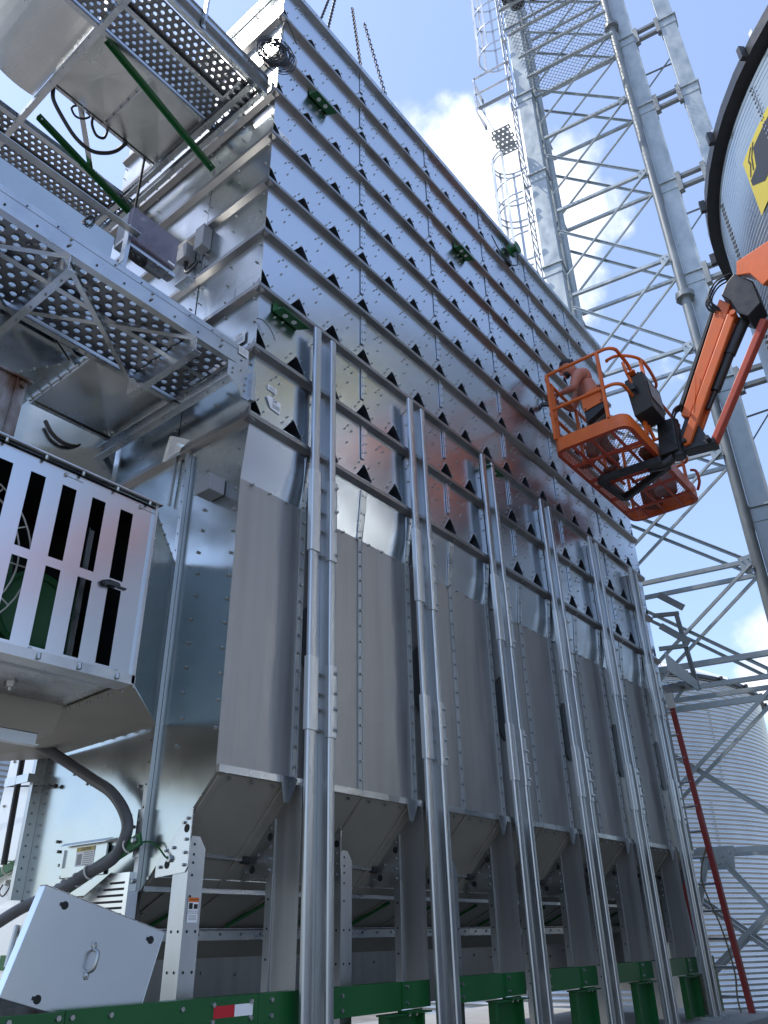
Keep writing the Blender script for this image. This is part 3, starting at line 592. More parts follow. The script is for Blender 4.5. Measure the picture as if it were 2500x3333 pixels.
# ================================================================== air ducts between the walkways
def duct(name, label, z, xs, ys, up_h, extra):
    d = thing(name, label, 'duct', ((xs[0]+xs[1])/2, (ys[0]+ys[1])/2, z))
    for k, (xa, xb) in enumerate(((xs[2], xs[1]), (xs[0], xs[2]))):
        mb = MB(); h = z+.022; cx, cy = (xa+xb)/2, (ys[0]+ys[1])/2; n = 10
        ed = [(xa+(xb-xa)*i/n, ys[0]) for i in range(n)]+[(xb, ys[0]+(ys[1]-ys[0])*i/n) for i in range(n)]+[(xb+(xa-xb)*i/n, ys[1]) for i in range(n)]+[(xa, ys[1]+(ys[0]-ys[1])*i/n) for i in range(n)]
        rings = [[(cx+(ex-cx)*t, cy+(ey-cy)*t, z+(h-z)*(1-t)+.010*math.sin(math.pi*t)*math.cos(4*math.pi*i/len(ed))) for i, (ex, ey) in enumerate(ed)] for t in (1, .75, .5, .25, .02)]
        L_ = len(ed); flat = [q for r_ in rings for q in r_]
        mb.add(flat, [((k2)*L_+i, k2*L_+(i+1) % L_, (k2+1)*L_+(i+1) % L_, (k2+1)*L_+i) for k2 in range(4) for i in range(L_)]+[tuple(4*L_+i for i in range(L_))])
        obj('bottom_panel', mb, 'duct', d, smooth=8)
    mb = MB()
    mb.box(xs[0], xs[1], ys[0]-.004, ys[0], z-.012, z+up_h); mb.box(xs[0], xs[1], ys[1], ys[1]+.004, z-.012, z+up_h)
    mb.box(xs[0]-.004, xs[0], ys[0], ys[1], z-.012, z+up_h); mb.box(xs[1], xs[1]+.004, ys[0], ys[1], z-.012, z+up_h); mb.box(xs[0], xs[1], ys[0], ys[1], z+up_h, z+up_h+.004)
    obj('side_panel', mb, 'duct', d)
    mb = MB(); mb.angle((xs[2], ys[0], z-.002), (xs[2], ys[1], z-.002), .022, .03, (0, 0, -1), 1, .005); mb.angle((xs[2], ys[0], z-.002), (xs[2], ys[1], z-.002), .022, .03, (0, 0, -1), -1, .005)
    for k in range(7): mb.bolt((xs[2]-.008, ys[0]+.05+k*(ys[1]-ys[0]-.1)/6, z-.02), (-1, 0, 0), .008, .012, 1)
    for y in (ys[0], ys[1]):
        mb.box(xs[0], xs[1], y-.014, y+.014, z-.016, z-.011)
        for k in range(8): mb.bolt((xs[0]+.06+k*(xs[1]-xs[0]-.12)/7, y, z-.016), (0, 0, -1), .007, .008, 1)
    obj('joint_flange', mb, ['steel', 'bolt'], d)
    return d
d1 = duct('air_duct', 'upper two panel sheet steel duct, seen from below between the high walkways', 6.16, (-1.33, -.17, -.79), (.70, 1.50), .62, .5)
mb = MB(); n = 16
pr = []
for k in range(n+1):
    t = k/n; pr.append((-1.36-.95*t, 6.17+.75*(1-math.cos(t*math.pi/2))*1.0))
for k in range(n):
    (xa, za), (xb, zb) = pr[k], pr[k+1]
    ta, tb_ = k/n, (k+1)/n
    mb.add([(xa, .72-.1*ta, za), (xa, 1.75+.2*ta, za), (xb, 1.75+.2*tb_, zb), (xb, .72-.1*tb_, zb)], [(0, 1, 2, 3)])
for y, e in ((.72, -.1), (1.75, .2)):
    mb.add([(p[0], y+e*(k/n), p[1]) for k, p in enumerate(pr)]+[(pr[-1][0], y+e, 7.1), (pr[0][0], y, 7.1)], [tuple(range(n+3))])
obj('curved_hood', mb, 'duct', d1, smooth=40)
d2 = duct('air_duct', 'lower sheet steel duct with a cross creased underside above the fan housing', 2.99, (-.80, -.12, -.79), (.76, 1.60), .9, -.3)
mb = MB()
mb.add([(-.82, .76, 2.96), (-1.25, .76, 2.52), (-2.6, .76, 2.35), (-2.6, .76, 4.1), (-.82, .76, 4.1)], [(0, 1, 2, 3, 4)])
mb.add([(-.82, .76, 2.96), (-.82, 1.70, 2.96), (-1.25, 1.45, 2.52), (-1.25, .76, 2.52)], [(0, 1, 2, 3)])
mb.add([(-1.25, .76, 2.52), (-1.25, 1.45, 2.52), (-2.6, 1.6, 2.35), (-2.6, .76, 2.35)], [(0, 1, 2, 3)])
mb.prism([(-1.22, .752, 3.05), (-1.13, .752, 3.05), (-.875, .752, 2.84), (-.915, .752, 2.80)], (0, -.008, 0))
for k in range(6): mb.bolt((-.86-k*.075, .755, 2.88-k*.065), (0, -1, 0), .010, .014, 1)
mb.bolt((-1.0, .744, 2.92), (0, -1, 0), .012, .01, 1); mb.bolt((-1.1, .744, 2.99), (0, -1, 0), .012, .01, 1)
obj('side_hood', mb, ['end', 'bolt'], d2)
mb = MB(); mb.add([(-.02, 1.62, 2.5), (-.9, 2.02, 2.45), (-.9, 2.02, 3.4), (-.02, 1.62, 3.4)], [(0, 1, 2, 3)])
obj('side_hood', mb, 'end', d2)
mb = MB(); mb.prism([(-.10, .78, 2.44), (-.02, .64, 2.52), (-.02, .62, 2.60), (-.12, .70, 2.62)], (-.01, 0.02, 0)); mb.bar((-.03, .76, 2.1), (-.03, .74, 2.55), .02, .02, m=1); obj('gusset', mb, ['steel', 'bolt'], d2)

# ================================================================== fan housing
fh = thing('fan_housing', 'sheet steel fan housing with a slotted white guard screen facing the camera', 'fan housing', (-1.1, .9, .58))
X0, X1, Y0, Y1, ZB, ZH = -2.7, -.6, .045, 1.9, .58, 1.585
def slotted(x0, x1, z0, z1, y, slots, m=0):
    xs = sorted({x0, x1} | {v for s in slots for v in s[:2]}); zs = sorted({z0, z1} | {v for s in slots for v in s[2:]}); mb = MB()
    for a, b in zip(xs, xs[1:]):
        for c, d in zip(zs, zs[1:]):
            cx, cz = (a+b)/2, (c+d)/2
            if any(s[0] < cx < s[1] and s[2] < cz < s[3] for s in slots): continue
            mb.add([(a, y, c), (b, y, c), (b, y, d), (a, y, d)], [(0, 1, 2, 3)])
    for s in slots:
        a, b, c, d = s
        mb.add([(a, y, c), (b, y, c), (b, y, d), (a, y, d), (a, y+.004, c), (b, y+.004, c), (b, y+.004, d), (a, y+.004, d)], [(0, 4, 5, 1), (1, 5, 6, 2), (2, 6, 7, 3), (3, 7, 4, 0)])
    return mb
sl = []
for k in range(11):
    xc = -.7785-.1735*k
    sl += [(xc-.040, xc+.040, 1.07, 1.48), (xc-.040, xc+.040, .612, 1.02)]
mb = slotted(X0+.05, X1-.012, ZB+.012, ZH-.02, Y0-.008, sl)
gs = obj('guard_screen', mb, 'wall', fh)
mb = MB(); mb.prism([(-.868, Y0-.012, 1.035), (-.835, Y0-.02, 1.045), (-.775, Y0-.02, 1.045), (-.765, Y0-.02, 1.03), (-.79, Y0-.02, 1.022), (-.85, Y0-.02, 1.015)], (0, -.022, 0)); mb.box(-.765, -.715, Y0-.020, Y0-.012, 1.030, 1.038); mb.bolt((-.83, Y0-.008, 1.03), (0, -1, 0), .012, .01)
sub('latch_handle', mb, 'black', gs)
for xx in (-1.16, -.70):
    for zz in (1.54, .595): mb = MB(); mb.bolt((xx, Y0-.008, zz), (0, -1, 0), .013, .012); mb.box(xx+.005, xx+.10, Y0-.011, Y0-.0085, zz-.004, zz-.001); sub('hinge_bolt', mb, 'bolt', gs)
mb = MB()
mb.add([(X0, Y0, ZH), (X1, Y0, ZH), (X1, Y1, ZH), (X0, Y1, ZH)], [(0, 1, 2, 3)])
mb.add([(X0, Y1, ZB), (X1, Y1, ZB), (X1, Y1, ZH), (X0, Y1, ZH)], [(0, 1, 2, 3)])
mb.add([(X0, Y0, ZB), (X0, Y1, ZB), (X0, Y1, ZH), (X0, Y0, ZH)], [(0, 1, 2, 3)])
mb.box(X0, X1, Y0+.02, Y1, ZB+.01, ZB+.02)
obj('housing_shell', mb, 'steel', fh)
mb = MB(); mb.prism([(X0, Y0-.02, ZH), (X0, Y0+.05, ZH+.01), (X0, Y0+.05, ZH+.05), (X0, Y0-.02, ZH+.02)], (X1-X0+.02, 0, 0)); mb.box(X0, X1+.02, Y0-.05, Y0-.02, ZH+.0, ZH+.008)
for k in range(10): mb.bolt((-.66-k*.21, Y0-.035, ZH), (0, 0, -1), .011, .022, 1)
obj('top_flange', mb, ['steel', 'bolt'], fh)
mb = MB(); mb.box(X0, X1+.01, Y0-.026, Y0-.008, ZB-.03, ZB+.012); mb.box(X0, X1, Y0-.026, Y0+.11, ZB-.036, ZB-.03)
for k in range(10): mb.bolt((-.70-k*.21, Y0-.03, ZB-.0), (0, -.3, -1), .011, .03, 1)
obj('bottom_flange', mb, ['steel', 'bolt'], fh)
mb = MB(); mb.box(X1-.012, X1+.006, Y0-.026, Y0+.05, ZB-.03, ZH+.01); obj('corner_trim', mb, 'post', fh)
mb = MB(); mb.add([(X1, Y0, ZB), (-.03, .60, .545), (-.03, .60, 1.60), (X1, Y0, ZH)], [(0, 1, 2, 3)])
mb.prism([(X1, Y0, ZH), (-.03, .60, 1.60), (-.05, .63, 1.63), (X1-.02, Y0+.03, ZH+.03)], (-.02, -.0, .004)); 
for k in range(6): t = .1+k*.17; mb.bolt((X1*(1-t)-.03*t-.01, Y0*(1-t)+.60*t-.005, ZH+.0), (.6, -.7, -.2), .009, .012, 1)
obj('side_panel', mb, ['end', 'bolt'], fh)
mb = MB(); mb.add([(X1, Y0, ZB-.01), (X0, Y0, ZB-.01), (X0, .70, ZB-.025), (X1+.02, .68, ZB-.025)], [(0, 3, 2, 1)])
up_ = obj('under_panel', mb, 'duct', fh)
mb = MB(); mb.box(-2.4, -.72, .15, .60, ZB-.048, ZB-.030); pn = sub('access_door', mb, 'steel', up_)
mb = MB(); mb.bolt((-1.05, .38, ZB-.046), (0, 0, -1), .035, .03); mb.bolt((-1.05, .38, ZB-.075), (0, 0, -1), .014, .015); sub('knob', mb, 'bolt', up_)
mb = MB()
mb.add([(X0, .70, ZB-.025), (X1+.02, .68, ZB-.025), (X1-.0, .73, .40), (X0, .75, .40)], [(0, 3, 2, 1)])
mb.add([(X1+.02, .68, ZB-.025), (X1, Y0, ZB-.01), (-.02, .60, .535), (-.02, 1.83, .505), (X1, 1.83, .40), (X1, .73, .40)], [(0, 5, 4, 3, 2, 1)])
mb.prism([(X1+.015, .68, ZB-.03), (X1-.005, Y0+.02, ZB-.016), (X1+.025, Y0+.02, ZB-.016), (X1+.045, .68, ZB-.03)], (0, 0, -.008))
mb.add([(X0, .75, .40), (X1, .73, .40), (X1, 1.95, .40), (X0, 1.95, .40)], [(0, 3, 2, 1)])
for k in range(7): t = k/6; mb.bolt((X1+.03, .66-.60*t, ZB-.036+.012*t), (0, 0, -1), .010, .014, 1)
obj('transition_chute', mb, ['hopper', 'bolt'], fh)
mb = MB(); mb.box(-2.4, -.68, .735, .76, .33, .395); mb.box(-2.4, -.68, .70, .735, .33, .336); obj('hanger_rail', mb, 'steel', fh)
fan = MB()
fan.disc((-1.62, .30, 1.02), (0, -1, 0), .42, 32, 0)
for k in range(8):
    a = RAD(45*k); fan.prism([(-1.62+.08*math.cos(a), .26, 1.02+.08*math.sin(a)), (-1.62+.37*math.cos(a-.2), .24, 1.02+.37*math.sin(a-.2)), (-1.62+.37*math.cos(a+.3), .28, 1.02+.37*math.sin(a+.3))], (0, .006, 0))
obj('fan_wheel', fan, 'green', fh)
mb = MB()
for r in (.12, .18, .24, .30, .36, .42): mb.tube(arc((-1.62, .13, 1.02), r, 0, 354, 40, (1, 0, 0), (0, 0, 1)), .0045, 5, closed=True)
for k in range(6): a = RAD(30*k); mb.bar((-1.62-.42*math.cos(a), .136, 1.02-.42*math.sin(a)), (-1.62+.42*math.cos(a), .136, 1.02+.42*math.sin(a)), .006, .006)
obj('wire_guard', mb, 'tie', fh)
mb = MB(); mb.box(-.93, -.89, .14, .16, .60, 1.35); mb.box(-.93, -.925, .12, .30, .60, 1.35); obj('inner_post', mb, 'steel', fh)
mb = MB(); mb.disc((-1.08, .24, .86), (0, -1, 0), .19, 28); mb.tube(arc((-1.08, .24, .86), .19, 0, 350, 28, (1, 0, 0), (0, 0, 1)), .02, 6, closed=True); obj('pulley', mb, 'green', fh)
mb = MB()
for q in range(9): mb.tube(arc((-.72, .55, .66+q*.05), .05, 0, 340, 12, (1, 0, 0), (0, 1, 0)), .012, 5, closed=True)
obj('motor_fins', mb, 'black', fh)
mb = MB(); mb.add([(X0, .75, ZB), (X1, .75, ZB), (X1, .75, ZH), (X0, .75, ZH)], [(0, 1, 2, 3)]); mb.add([(X1-.016, Y0+.03, ZB), (X1-.016, .75, ZB), (X1-.016, .75, ZH), (X1-.016, Y0+.03, ZH)], [(0, 1, 2, 3)]); mb.add([(X0, Y0+.03, ZH-.006), (X1, Y0+.03, ZH-.006), (X1, .75, ZH-.006), (X0, .75, ZH-.006)], [(0, 1, 2, 3)]); obj('shade_liner', mb, 'dark', fh)  # black sheets added inside to keep the housing interior dark

# ---- rusty pillar on the housing
mb = MB(); mb.box(-1.75, -1.335, .36, .37, 1.60, 2.20); mb.box(-1.345, -1.335, .37, .55, 1.60, 2.20); mb.box(-1.40, -1.394, .345, .36, 1.60, 2.20); mb.box(-1.80, -1.31, .34, .56, 2.20, 2.215); mb.bolt((-1.36, .36, 2.16), (0, -1, 0), .016, .02)
rp = obj('pillar', mb, 'rust', label='rust streaked steel pillar standing on the fan housing', cat='pillar')
mb = MB(); mb.box(-1.58, -1.44, .755, .756, 2.36, 2.44); obj('sticker', mb, 'paper', d2)

# ================================================================== boxes, hoses, cables on the end wall
cb = thing('control_box', 'electric control box with a smoked clear lid on the walkway post', 'control box', (-.92, .08, 3.33))
mb = MB(); mb.box(-1.10, -.74, .05, .17, 3.335, 3.60); obj('back_box', mb, 'box', cb, bevel=.008)
mb = MB(); mb.box(-1.105, -.735, -.002, .048, 3.33, 3.605); obj('lid', mb, 'lid', cb, bevel=.01)
mb = MB()
for xx, zz in ((-1.03, 3.47), (-.97, 3.44), (-.92, 3.49), (-.87, 3.43), (-.83, 3.46), (-.95, 3.40)): mb.box(xx, xx+.035, .02, .05, zz, zz+.03)
for k in range(6): mb.tube(spline([(-1.04+k*.03, .03, 3.42), (-.98+k*.02, .01, 3.40), (-.9+k*.015, .03, 3.45)], 4), .003, 5)
obj('terminal_block', mb, 'ink', cb)
mb = MB(); mb.box(-.80, -.745, -.004, -.0025, 3.345, 3.36); obj('sticker', mb, 'paper', cb)
mb = MB(); mb.box(-1.12, -.72, .02, .10, 3.29, 3.315); mb.box(-.78, -.73, .0, .06, 3.26, 3.29); obj('bracket', mb, 'steel', cb)
def bundle(name, label, c, r, n, ax, ay, rad, m='rubber', sq=1.0):
    mb = MB()
    for k in range(n):
        cc = V(c)+V((zig(), zig(), zig()))*r*.28; rr = r*(.75+.35*random.random()); a0 = random.random()*360
        X, Y = V(ax).normalized(), V(ay).normalized(); Nn = X.cross(Y)
        mb.tube([cc+X*(rr*math.cos(RAD(a0+q*18)))+Y*(rr*sq*math.sin(RAD(a0+q*18)))+Nn*(.02*math.sin(RAD(q*36+a0))) for q in range(19)], rad, 5)
    return obj(name, mb, m, label=label, cat='cable', smooth=60)
bundle('cable_bundle', 'tangle of black wires hanging under the control box', (-1.0, .06, 3.27), .085, 11, (1, .2, 0), (0, .4, .5), .0035, sq=.5)
bundle('cable_bundle', 'loose black wires beside the walkway end, left of the control box', (-1.22, .35, 3.62), .07, 7, (.3, .2, 1), (1, 0, .2), .003, sq=.5)
mb = MB()
for k in range(24):
    cc = V((-.10, -.07, 6.50))+V((zig()*.12, zig()*.05, zig()*.15)); rr = .075+.10*random.random(); a0 = random.random()*360
    mb.tube([cc+V((.8, -.5, 0))*(rr*math.cos(RAD(a0+q*18)))+V((0, 0, 1.25))*(rr*math.sin(RAD(a0+q*18))) for q in range(20)], .0042, 5)
mb.tube(spline([(-.06, -.06, 6.62), (-.03, -.055, 6.85), (-.012, -.06, 7.12), (.03, -.055, 7.20), (.16, -.055, 7.02)], 6), .006, 6)
mb.tube(spline([(-.10, -.06, 6.6), (-.05, -.06, 6.9), (-.015, -.058, 7.14)], 6), .006, 6)
obj('cable_coil', mb, 'rubber', label='coil of black cable hanging from the top corner of the dryer', cat='cable', smooth=60)
def jbox(label, y0, y1, z0, z1, d, seal=True):
    t = thing('junction_box', label, 'junction box', (0, (y0+y1)/2, z0), 'junction boxes on the dryer end')
    mb = MB(); mb.box(-d, -.004, y0, y1, z0, z1); obj('body', mb, 'box', t, bevel=.006)
    mb = MB(); mb.box(-d-.010, -d, y0-.004, y1+.004, z0-.004, z1+.004)
    for yy in (y0+.012, y1-.012):
        for zz in (z0+.014, z1-.014): mb.bolt((-d-.010, yy, zz), (-1, 0, 0), .007, .006)
    obj('cover', mb, 'box', t, bevel=.004); return t
jbox('small grey junction box with a cable gland on the dryer end beside the control box', .90, 1.03, 4.60, 4.76, .10)
jbox('open sided grey bracket box right of the other box, over a wall seam', .69, .80, 4.60, 4.85, .09)
jbox('grey junction box alone on the plain lower end sheet', .19, .335, 1.98, 2.10, .125)
mb = MB(); mb.tube(spline([(-.05, .96, 4.60), (-.06, .95, 4.50), (-.07, .90, 4.42), (-.06, .82, 4.44), (-.05, .78, 4.50), (-.05, .75, 4.46)], 6), .011, 7); mb.tube([(-.05, .96, 4.61), (-.055, .955, 4.56)], .02, 8)
obj('cable', mb, 'rubber', label='short black cable looping below the junction box', cat='cable', smooth=60)
mb = MB(); mb.box(-.12, -.02, .80, .98, 4.28, 4.29); mb.prism([(-.1, .80, 4.29), (-.1, .98, 4.29), (-.03, .9, 4.44)], (.0, .0, .01)); obj('bracket', mb, 'steel', dryer)
def hose(label, pts, r, m, n=8, ties=0, cat='hose'):
    t = thing('hose', label, cat, pts[0]); mb = MB(); sp = spline(pts, n)
    mb.tube(sp, r, 12); obj('tube', mb, m, t, smooth=60); return t, sp
hose('long black hose sagging in the gap between the high walkways', [(-1.30, 1.50, 6.12), (-1.27, 1.5, 5.98), (-1.14, 1.5, 5.84), (-1.0, 1.5, 5.74), (-.85, 1.5, 5.73), (-.72, 1.5, 5.83), (-.62, 1.5, 5.97), (-.55, 1.5, 6.15)], .018, 'rubber')
hose('short black looped hose under the upper duct edge', [(-.98, 1.52, 6.2), (-1.06, 1.52, 6.16), (-1.10, 1.52, 6.08), (-1.05, 1.52, 6.02), (-.98, 1.52, 6.06), (-.93, 1.52, 6.14)], .010, 'rubber')
hose('small black hose bend beside the upper duct seam', [(-.90, 1.52, 6.2), (-.89, 1.52, 6.08), (-.83, 1.52, 5.99), (-.76, 1.52, 6.02), (-.74, 1.52, 6.12), (-.75, 1.52, 6.18)], .013, 'rubber')
mb = MB(); mb.tube([(-.335, 1.5, 6.2), (-.32, 1.52, 5.6), (-.30, 1.55, 5.2)], .013, 8); obj('conduit', mb, 'rubber', label='thin black conduit dropping past the end of the upper duct', cat='conduit', smooth=60)
hose('black hose bowed across the opening behind the lower duct', [(-.56, 1.80, 3.02), (-.50, 1.78, 2.93), (-.42, 1.76, 2.88), (-.33, 1.75, 2.88), (-.24, 1.75, 2.94), (-.18, 1.76, 3.02)], .017, 'rubber')
mb = MB(); mb.tube([(-.20, 1.95, 3.2), (-.27, 1.55, 2.0), (-.27, 1.5, 1.6)], .018, 8); obj('conduit', mb, 'rubber', label='black conduit behind the beam above the fan housing', cat='conduit', smooth=60)
ht, sp = hose('thick grey flexible conduit curving down the dryer end to the green bar', [(-.42, 1.33, .50), (-.26, 1.36, .46), (-.16, 1.24, .37), (-.12, 1.03, .26), (-.10, .85, .17), (-.09, .71, .05), (-.09, .66, -.06), (-.10, .74, -.19), (-.14, .92, -.26), (-.18, 1.02, -.315), (-.22, 1.22, -.38), (-.28, 1.36, -.44), (-.36, 1.55, -.55), (-.45, 1.75, -.68)], .033, 'hose', 8)
gb = thing('green_bar', 'green steel bar bolted to the corner post behind the grey conduit', 'bar', (-.07, .55, -.12))
mb = MB(); mb.bar((-.07, .545, -.10), (-.13, 1.22, -.36), .018, .07, (0, 0, 1)); mb.bolt((-.085, .585, -.11), (-1, 0, 0), .02, .015, 1); obj('flat', mb, ['green', 'bolt'], gb, bevel=.004)
def tie(c, d, r, t=.008):
    mb = MB()
    d = V(d).normalized(); a = d.cross(V((0, 0, 1))).normalized(); b = a.cross(d)
    mb.tube([V(c)+a*(r*math.cos(q*math.pi/8))+b*(r*math.sin(q*math.pi/8)) for q in range(16)], t, 6, closed=True); obj('zip_tie', mb, 'tie', ht)
for c in ((-.14, .90, -.255), (-.155, .98, -.29), (-.175, 1.06, -.32), (-.185, 1.10, -.34)): tie(c, (-.08, .30, -.115), .036, .0055)
tie((-.082, .64, -.135), (-.06, .68, -.26), .036, .005)
mb = MB(); mb.bar((-.03, 1.86, -.13), (-.06, 2.45, -.27), .018, .06, (0, 0, 1)); mb.tube(arc((-.045, 1.99, -.165), .042, 0, 337, 15, (1, 0, .1), (0, .2, 1)), .006, 6, 1, closed=True)
obj('green_bar', mb, ['green', 'tie'], label='short end of a green bar with one white tie at the left edge', cat='bar', bevel=.003)
mb = MB(); mb.tube(spline([(-.07, .58, -.125), (-.05, .50, -.12), (-.03, .44, -.15), (-.03, .37, -.20), (-.02, .352, -.213)], 6), .005, 6); mb.bolt((-.002, .35, -.214), (-1, 0, 0), .022, .02, 1); obj('cable', mb, ['green', 'bolt'], label='thin green earth wire from the green bar to the gusset plate', cat='wire')
mb = MB(); mb.tube(spline([(-.03, 1.94, -.21), (-.05, 1.92, -.28), (-.04, 2.0, -.33), (-.03, 2.08, -.30), (-.02, 2.06, -.25)], 6), .005, 6); mb.bolt((-.004, 2.03, -.25), (-1, 0, 0), .022, .03, 1); obj('cable', mb, ['rubber', 'bolt'], label='loop of thin black wire under the left green bar', cat='wire')
mb = MB(); mb.tube([(-.10, 2.0, .72), (-.10, 1.955, -.15)], .021, 8); obj('conduit', mb, 'rubber', label='straight black upright conduit in front of the pale end sheet', cat='conduit', smooth=60)
mb = MB(); mb.tube([(-.10, 2.6, .40), (-.05, 1.66, .31), (-.02, 1.62, .305)], .006, 6); mb.bolt((-.02, 1.64, .307), (0, -1, 0), .016, .02); obj('cable', mb, 'rubber', label='thin black cable crossing to the lower end sheet', cat='wire')
mb = MB(); mb.box(-.12, -.108, 1.83, 2.13, .345, .40)
for k in range(4): mb.disc((-.1205, 1.98+k*.035, .372), (-1, 0, 0), .011, 8, 1)
mb.box(-.12, -.0, 1.824, 1.83, .345, .40); obj('clamp_strap', mb, ['steel', 'binroof'], label='slotted steel strap holding the upright black conduit', cat='strap')
# caution hatch
ch = thing('hatch', 'small hatch cover with a yellow CAUTION label on the white lower end sheet', 'hatch', (-.01, 1.15, -.26))
mb = MB(); mb.box(-.014, -.011, .95, 1.40, -.255, -.08); mb.prism([(-.013, .90, -.065), (-.013, 1.42, -.065), (-.05, 1.40, -.085), (-.05, .92, -.085)], (0, 0, .004)); obj('cover', mb, 'end', ch)
mb = MB(); mb.box(-.025, -.014, 1.385, 1.41, -.20, -.10); mb.box(-.025, -.014, .935, .955, -.19, -.10); obj('latch', mb, 'steel', ch)
mb = MB(); mb.box(-.0165, -.0145, 1.07, 1.26, -.20, -.095); cl = obj('caution_label', mb, 'paper', ch)
cc = V((-.0175, 1.165, -.148)); xa, ya = V((0, -1, 0)), V((0, 0, 1))
sub_lines(cl, cc, xa, ya, [('-', 0, .041, (.19, .024), 'yellowlab'), ('-', -.055, -.015, (.05, .06), 'inkgrey')]+[('-', .035, .02-.011*k, (.10, .004), 'inkgrey') for k in range(7)])
text('print', 'CAUTION', .022, (-.0185, 1.158, -.107), xa, ya, 'ink', cl)
# slotted vent guard
vg = thing('vent_guard', 'bright sheet guard with seven stacked dark slots, behind the leaning cover', 'vent guard', (-.06, .9, -.5))
mb = MB(); ys = [.49, .505, .525, .545, .57, .60, .66, .72, .78, .84]
mb.prism([(-.06, .62, -.265), (-.06, .80, -.265), (-.06, 1.10, -.40), (-.06, 1.10, -.55), (-.06, .62, -.55)], (-.004, 0, 0)); mb.box(-.066, -.0, .615, .62, -.55, -.265)
mb.prism([(-.062, .80, -.262), (-.062, 1.10, -.398), (-.0, 1.10, -.398), (-.0, .80, -.262)], (0, 0, .004)); obj('sheet', mb, 'wall', vg)
for k in range(7):
    mb = MB(); z = -.315-.031*k; yb = min(.80+.055*k, 1.06); mb.box(-.0655, -.0645, .655, yb-.01, z-.006, z+.006); obj('slot', mb, 'dark', vg)
# leaning cover
cv = thing('access_cover', 'square sheet steel access cover hanging askew with a chrome pull handle', 'cover', (-.59, .05, -.6))
a = RAD(-15.8); ux, uz = V((math.cos(a), 0, math.sin(a))), V((-math.sin(a), 0, math.cos(a))); tl = V((-.868, .045, -.382)); w, h = .665, .42
def cp(u, v, d=0): return tl+ux*u-uz*v+V((0, -d, 0))
mb = MB(); uzz = uz; tq = [cp(0, 0), cp(w, 0), cp(w+.0, h), cp(-.0, h)]
mb.prism(tq, (0, .006, 0))
for p, q in ((tq[0], tq[1]), (tq[1], tq[2]), (tq[2], tq[3]), (tq[3], tq[0])): mb.prism([p, q, q+V((0, .055, 0)), p+V((0, .055, 0))], (V((0, 0, .0)) + (ux if abs((q-p).dot(ux)) < .1 else uz)*.004))
obj('panel', mb, 'wall', cv, bevel=.003)
for u, v in ((.12, .045), (w-.06, .05), (.16, h-.03)):
    mb = MB(); mb.disc(cp(u, v, .002), (0, -1, 0), .017, 12); mb.bar(cp(u-.025, v, .002), cp(u, v, .003), .014, .001, (0, 1, 0)); obj('key_slot', mb, 'dark', cv)
mb = MB(); hx = V((-.598, .0, -.67)); hd = V((-.012, 0, -.058)).normalized()
def hp(s, d): return V((-.592, .045-d, -.612))+V((-.019, 0, -.115))*s
mb.tube(spline([hp(0, .004), hp(.12, .006), hp(.2, .035), hp(.35, .045), hp(.65, .045), hp(.8, .035), hp(.88, .006), hp(1, .004)], 5), .0085, 8)
for s in (.0, 1.0): mb.bolt(hp(s, .002), (0, -1, 0), .016, .004); mb.bolt(hp(s, .006), (0, -1, 0), .007, .006)
obj('pull_handle', mb, 'bolt', cv, smooth=50)
mb = MB(); mb.box(-1.4, -.60, .30, .50, -1.0, -.79); mb.box(-1.30, -.62, .29, .30, -.95, -.84)
obj('cabinet', mb, 'rust', label='weathered low cabinet behind the hanging cover at lower left', cat='cabinet')
mb = MB(); mb.box(-.05, .0, 1.5, 2.4, -.78, -.40); mb.tube([(-.06, 1.72, -.50), (-.09, 1.70, -.72)], .016, 8, 1); mb.box(-.055, -.05, 1.66, 1.86, -.74, -.66, 2); obj('drive_guard', mb, ['binroof', 'bolt', 'green'], label='pale drive guard with a dark green cut out at the left edge', cat='guard')
# crane chains
hook = V((1.559, .6, 11.69))
for lab, q in (('left crane chain of the four, running behind the dryer rim', (.60, .22, 7.86)), ('second crane chain from the left over the dryer rim', (.755, .20, 7.86)), ('third crane chain from the left, hanging nearly straight', (1.235, .02, 7.92)), ('right crane chain of the four, slanting most', (1.72, .02, 7.92))):
    q = V(q); mb = MB(); n = int((hook-q).length/.062); d = (hook-q).normalized(); s = d.cross(V((0, 0, 1))).normalized(); u = s.cross(d)
    for k in range(n):
        c = q+d*(k+.5)*.062; w = s if k % 2 else u
        if c.z > 9.9: break
        mb.tube([c+d*(.040*math.cos(j*math.pi/5))+w*(.017*math.sin(j*math.pi/5)) for j in range(10)], .0065, 5, closed=True)
    obj('crane_chain', mb, 'chain', label=lab, cat='chain', group='crane chains above the dryer')
rl = thing('wire_reel', 'small green wire reel clamped at the far part of the dryer top rim', 'reel', (4.36, -.05, 7.6))
mb = MB(); mb.tube([(4.34, -.075, 7.70), (4.34, -.035, 7.70)], .10, 14); mb.tube([(4.34, -.14, 7.70), (4.34, -.075, 7.70)], .045, 10); mb.tube([(4.34, -.155, 7.70), (4.34, -.14, 7.70)], .09, 14); obj('spool', mb, 'green', rl, smooth=40)
mb = MB(); mb.box(4.40, 4.50, -.10, -.05, 7.80, 7.88); obj('clamp', mb, 'rust', rl)
mb = MB(); mb.tube(spline([(4.44, -.07, 7.82), (4.48, -.07, 7.66), (4.42, -.07, 7.48), (4.26, -.06, 7.36), (4.16, -.06, 7.34)], 6), .009, 6); mb.box(4.10, 4.22, -.09, -.04, 7.29, 7.37); mb.tube(spline([(4.10, -.06, 7.33), (3.98, -.06, 7.36), (3.84, -.06, 7.46), (3.78, -.06, 7.52)], 5), .008, 6)
obj('cable', mb, 'rubber', label='black cable with a plug running from the green reel to a wall opening', cat='cable')
